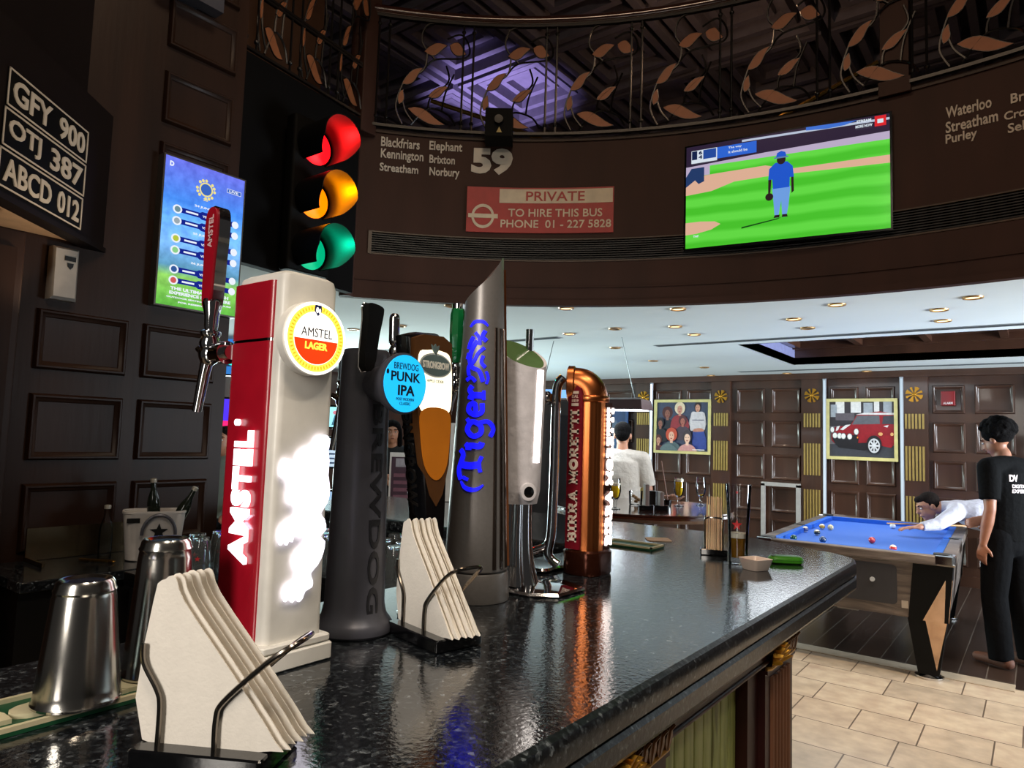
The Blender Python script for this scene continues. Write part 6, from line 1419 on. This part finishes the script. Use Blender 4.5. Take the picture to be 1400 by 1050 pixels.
for kk, aa, o in ((kn1, an1, lt*.09), (kn2, an2, -lt*.09)): limb(body, [hips+o*-1 if False else hips-o*0+o, kk, aa], (.088, .056, .038)); limb(body, [aa+V((.03, 0, -.04)), aa+V((-.16, -.02, -.05))], (.034, .028))
for a, b, c in ((sL, eL, wL), (sR, eR, wR)): limb(body, [a, b, c], (.053, .040, .026))
hand(body, wL, V((hp.x, hp.y, .885))-wL+V((0, 0, -.01)), V((0, 0, -1)), .25, 1, .5); hand(body, wR, V((0, 0, -1)), lt, 1.0, 1)
fdir = (d_*.80+V((0, -.36, 0))+V((0, 0, -.34))).normalized(); P, A = head(body, hd, fdir, V((0, 0, 1))+d_*.35)
put('body', fuse(body, .0075), skin, t); face_bits(t, P, A, hair_brown)
hr = G(); hr.ball(P(0, -.026, .052), .083, .092, .080, 18, A=A); hr.ball(P(0, .045, .085), .055, .045, .032, 12, A=A); hr.ball(P(0, -.06, -.0), .066, .052, .06, 12, A=A)
for s in (-1, 1): hr.ball(P(s*.068, -.03, .02), .014, .05, .045, 10, A=A)
put('hair', fuse(hr, .007, 2), hair_brown, t, label='short dark brown hair')
sh_ = G(); ecap(sh_, [(hips+d_*.02, .168, .125), (hips*.5+chest*.5, .165, .118), (chest, .178, .122), (neck-d_*.075, .115, .085)], sd, dome=False); limb(sh_, [sL, neck-d_*.09, sR], (.072, .08, .072))
for a, b, c in ((sL, eL, wL), (sR, eR, wR)): limb(sh_, [a, b], (.07, .055)); sh_.ball(b, .055); sh_.cyl(b, b*.12+c*.88, .055, .038, 14)
limb(sh_, [neck-d_*.05, neck-d_*.0], (.07, .066))
put('shirt', fuse(sh_, .009, 3), M('white_shirt', 'b9b6c0', .8, bump=(22, .5, .03)), t)
tr = G(); ecap(tr, [(hips-d_*.05, .165, .12), (hips+d_*.05, .16, .118)], sd)
for kk, aa, o in ((kn1, an1, lt*.09), (kn2, an2, -lt*.09)): limb(tr, [hips+o, kk, aa*.8+kk*.2], (.105, .082, .072)); tr.cyl(aa*.8+kk*.2, aa, .072, .07, 14)
put('trousers', fuse(tr, .01, 3), M('dark_trousers', '15141a', .8), t)
for aa in (an1, an2):
    g = G(); limb(g, [aa+V((.04, 0, -.042)), aa+V((-.08, -.01, -.042)), aa+V((-.17, -.02, -.05))], (.042, .04, .033)); h = fuse(g, .008, 2); h.v = [(x, y, max(.002, z)) for x, y, z in h.v]; put('shoe', h, black_gloss, t)
tip = V((hp.x, hp.y, .915))+V((-.17, -.03, -.02)); butt = wR+V((.22, .0, .03))
g = G(); g.cyl(tip, tip*.45+butt*.55, .006, .009, 10, 0); g.cyl(tip*.45+butt*.55, butt, .0095, .0145, 10, 1); tags(put('pool_cue', g, [M('maple', 'b98d5a', .3), M('cue_butt', '2a1512', .3)]), 'wooden pool cue held by the bending player in the white shirt', 'cue')

# man in the pale shirt seen from behind beyond the high table
loc = (-3.13, 5.85, 0); _L, X, Y = rig(loc, .45); Lc = lambda x, y, z: _L(x, y, z*.95)
t = person_empty('person in a pale T-shirt seen from behind, standing beyond the high table', loc)
def stander(Lc, X, Y, pose):
    body = G(); shL, shR = Lc(-.19, 0, 1.44), Lc(.19, 0, 1.44); lx = .095
    ecap(body, [(Lc(0, 0, .9), .15, .10), (Lc(0, 0, 1.0), .155, .105), (Lc(0, 0, 1.12), .135, .09), (Lc(0, 0, 1.27), .16, .108), (Lc(0, 0, 1.40), .165, .10), (Lc(0, 0, 1.47), .10, .07)], X)
    limb(body, [Lc(0, 0, 1.44), Lc(0, .015, 1.57)], (.062, .054)); limb(body, [shL, Lc(0, 0, 1.46), shR], (.06, .074, .06))
    legs = []
    for s in (-1, 1):
        pts = [Lc(s*lx, 0, .94), Lc(s*.105, .02, .51), Lc(s*.11, -.01, .085)]; legs.append(pts); limb(body, pts, (.086, .055, .038)); limb(body, [pts[2]-V((0, 0, .04))-Y*.03, pts[2]-V((0, 0, .05))+Y*.16], (.034, .028))
    for s, (e_, w_, hd_, hn) in ((-1, pose[0]), (1, pose[1])):
        limb(body, [Lc(s*.19, 0, 1.44), e_, w_], (.055, .040, .026)); hand(body, w_, hd_, hn, .6, s)
    return body, shL, shR, legs
pose = ((Lc(-.25, .0, 1.15), Lc(-.22, .16, .98), Y-V((0, 0, .4)), X), (Lc(.25, .0, 1.15), Lc(.22, .16, .98), Y-V((0, 0, .4)), -X))
body, shL, shR, legs = stander(Lc, X, Y, pose); P, A = head(body, Lc(0, .03, 1.665), Y+V((0, 0, -.2)), V((0, 0, 1)))
put('body', fuse(body, .008), skin, t); face_bits(t, P, A, hair_brown)
hr = G(); hr.ball(P(0, -.024, .052), .084, .096, .082, 18, A=A); hr.ball(P(0, -.055, .005), .072, .062, .068, 14, A=A); hr.ball(P(0, .04, .09), .055, .045, .03, 10, A=A); put('hair', fuse(hr, .007, 2), hair_black, t)
sh_ = G(); ecap(sh_, [(Lc(0, 0, .82), .185, .135), (Lc(0, 0, 1.0), .182, .132), (Lc(0, 0, 1.14), .175, .122), (Lc(0, 0, 1.28), .185, .125), (Lc(0, 0, 1.41), .185, .115), (Lc(0, 0, 1.485), .10, .08)], X, dome=False); limb(sh_, [shL, Lc(0, 0, 1.46), shR], (.076, .082, .076))
for s_, e_ in ((shL, pose[0][0]), (shR, pose[1][0])): sh_.cyl(s_, s_*.1+e_*.9, .078, .075, 16); sh_.ball(s_, .077, n=14)
put('t_shirt', fuse(sh_, .009, 3), M('pale_cotton', 'b5aca2', .85, bump=(16, .5, .03)), t)
def trousers(t, legs, Lc, X, mat):
    tr = G(); ecap(tr, [(Lc(0, 0, .87), .162, .116), (Lc(0, 0, .98), .163, .118)], X)
    for p in legs: limb(tr, [p[0], p[1]], (.104, .08)); tr.ball(p[1], .08); tr.cyl(p[1], p[2], .08, .07, 16)
    put('trousers', fuse(tr, .01, 3), mat, t)
    for p in legs:
        g = G(); limb(g, [p[2]-V((0, 0, .04))-Y*.045, p[2]-V((0, 0, .04))+Y*.06, p[2]-V((0, 0, .05))+Y*.17], (.043, .041, .033)); h = fuse(g, .009, 2); h.v = [(x, y, max(.002, z)) for x, y, z in h.v]; put('shoe', h, M('grey_shoe', '4a4a4e', .6), t)
trousers(t, legs, Lc, X, M('navy_trousers', '22304a', .8))
# woman in jeans with folded arms, far left
c = CAM+ray(536, 640)*6.9; loc = (c.x, c.y, 0); Lc, X, Y = rig(loc, math.atan2(-c.x, c.y)+PI-.35)
k_ = .93; L0 = Lc; Lc = lambda x, y, z: L0(x*.88, y, z*k_)
t = person_empty('person with long dark hair, black top and blue jeans standing with folded arms', loc)
pose = ((Lc(-.26, .03, 1.18), Lc(.03, .17, 1.20), X, -Y), (Lc(.26, .03, 1.16), Lc(-.03, .19, 1.14), -X, -Y))
body, shL, shR, legs = stander(Lc, X, Y, pose); P, A = head(body, Lc(0, .04, 1.66), Y-X*.4, V((0, 0, 1)), .96)
put('body', fuse(body, .008), skin, t); face_bits(t, P, A, hair_black)
hr = G(); hr.ball(P(0, -.026, .05), .088, .098, .085, 18, A=A); limb(hr, [P(.0, -.06, .0), P(0, -.085, -.12), P(0, -.10, -.24)], (.08, .075, .05)); limb(hr, [P(.075, .0, .03), P(.085, .0, -.10), P(.09, .03, -.22)], (.028, .03, .02)); limb(hr, [P(-.075, .0, .03), P(-.085, .0, -.10), P(-.08, .03, -.2)], (.024, .026, .02)); put('hair', fuse(hr, .008, 2), hair_black, t, label='long dark hair')
sh_ = G(); ecap(sh_, [(Lc(0, 0, .98), .158, .116), (Lc(0, 0, 1.12), .148, .106), (Lc(0, 0, 1.28), .168, .122), (Lc(0, 0, 1.41), .17, .108), (Lc(0, 0, 1.48), .09, .07)], X, dome=False); limb(sh_, [shL, Lc(0, 0, 1.46), shR], (.068, .076, .068))
for s_, e_ in ((shL, pose[0][0]), (shR, pose[1][0])): sh_.cyl(s_, s_*.35+e_*.65, .068, .058, 14); sh_.ball(s_, .068, n=12)
put('top', fuse(sh_, .009, 3), M('black_top', '16161a', .8), t); trousers(t, legs, Lc, X, M('blue_jeans', '3465a8', .8))
# seated man glimpsed beside the pier
c = CAM+ray(309, 606)*6.0; loc = (c.x, c.y, 0); Lc, X, Y = rig(loc, math.atan2(-c.x, c.y)+PI-.6)
d0 = c.z+.02-1.665; L1_ = Lc; Lc = lambda x, y, z: L1_(x, y, z*(c.z+.02)/1.665)
t = person_empty('person in a grey top half hidden behind the pier below the violet screen', loc)
pose = ((Lc(-.25, .0, 1.15), Lc(-.22, .16, .98), Y-V((0, 0, .4)), X), (Lc(.25, .0, 1.15), Lc(.22, .16, .98), Y-V((0, 0, .4)), -X))
body, shL, shR, legs = stander(Lc, X, Y, pose); P, A = head(body, Lc(0, .03, 1.665), Y, V((0, 0, 1)))
put('body', fuse(body, .009), skin, t); face_bits(t, P, A, hair_brown)
hr = G(); hr.ball(P(0, -.024, .052), .084, .096, .082, 18, A=A); hr.ball(P(0, -.055, .005), .072, .062, .068, 14, A=A); put('hair', fuse(hr, .008, 2), hair_brown, t)
sh_ = G(); ecap(sh_, [(Lc(0, 0, .9), .175, .125), (Lc(0, 0, 1.14), .165, .12), (Lc(0, 0, 1.28), .18, .125), (Lc(0, 0, 1.41), .18, .112), (Lc(0, 0, 1.485), .10, .08)], X, dome=False); limb(sh_, [shL, Lc(0, 0, 1.46), shR], (.074, .08, .074))
for s_, e_ in ((shL, pose[0][0]), (shR, pose[1][0])): sh_.cyl(s_, s_*.2+e_*.8, .075, .07, 14); sh_.ball(s_, .075, n=12)
put('t_shirt', fuse(sh_, .01, 3), M('grey_green_cotton', '8a9488', .85), t); trousers(t, legs, Lc, X, M('dark_trousers', ''))
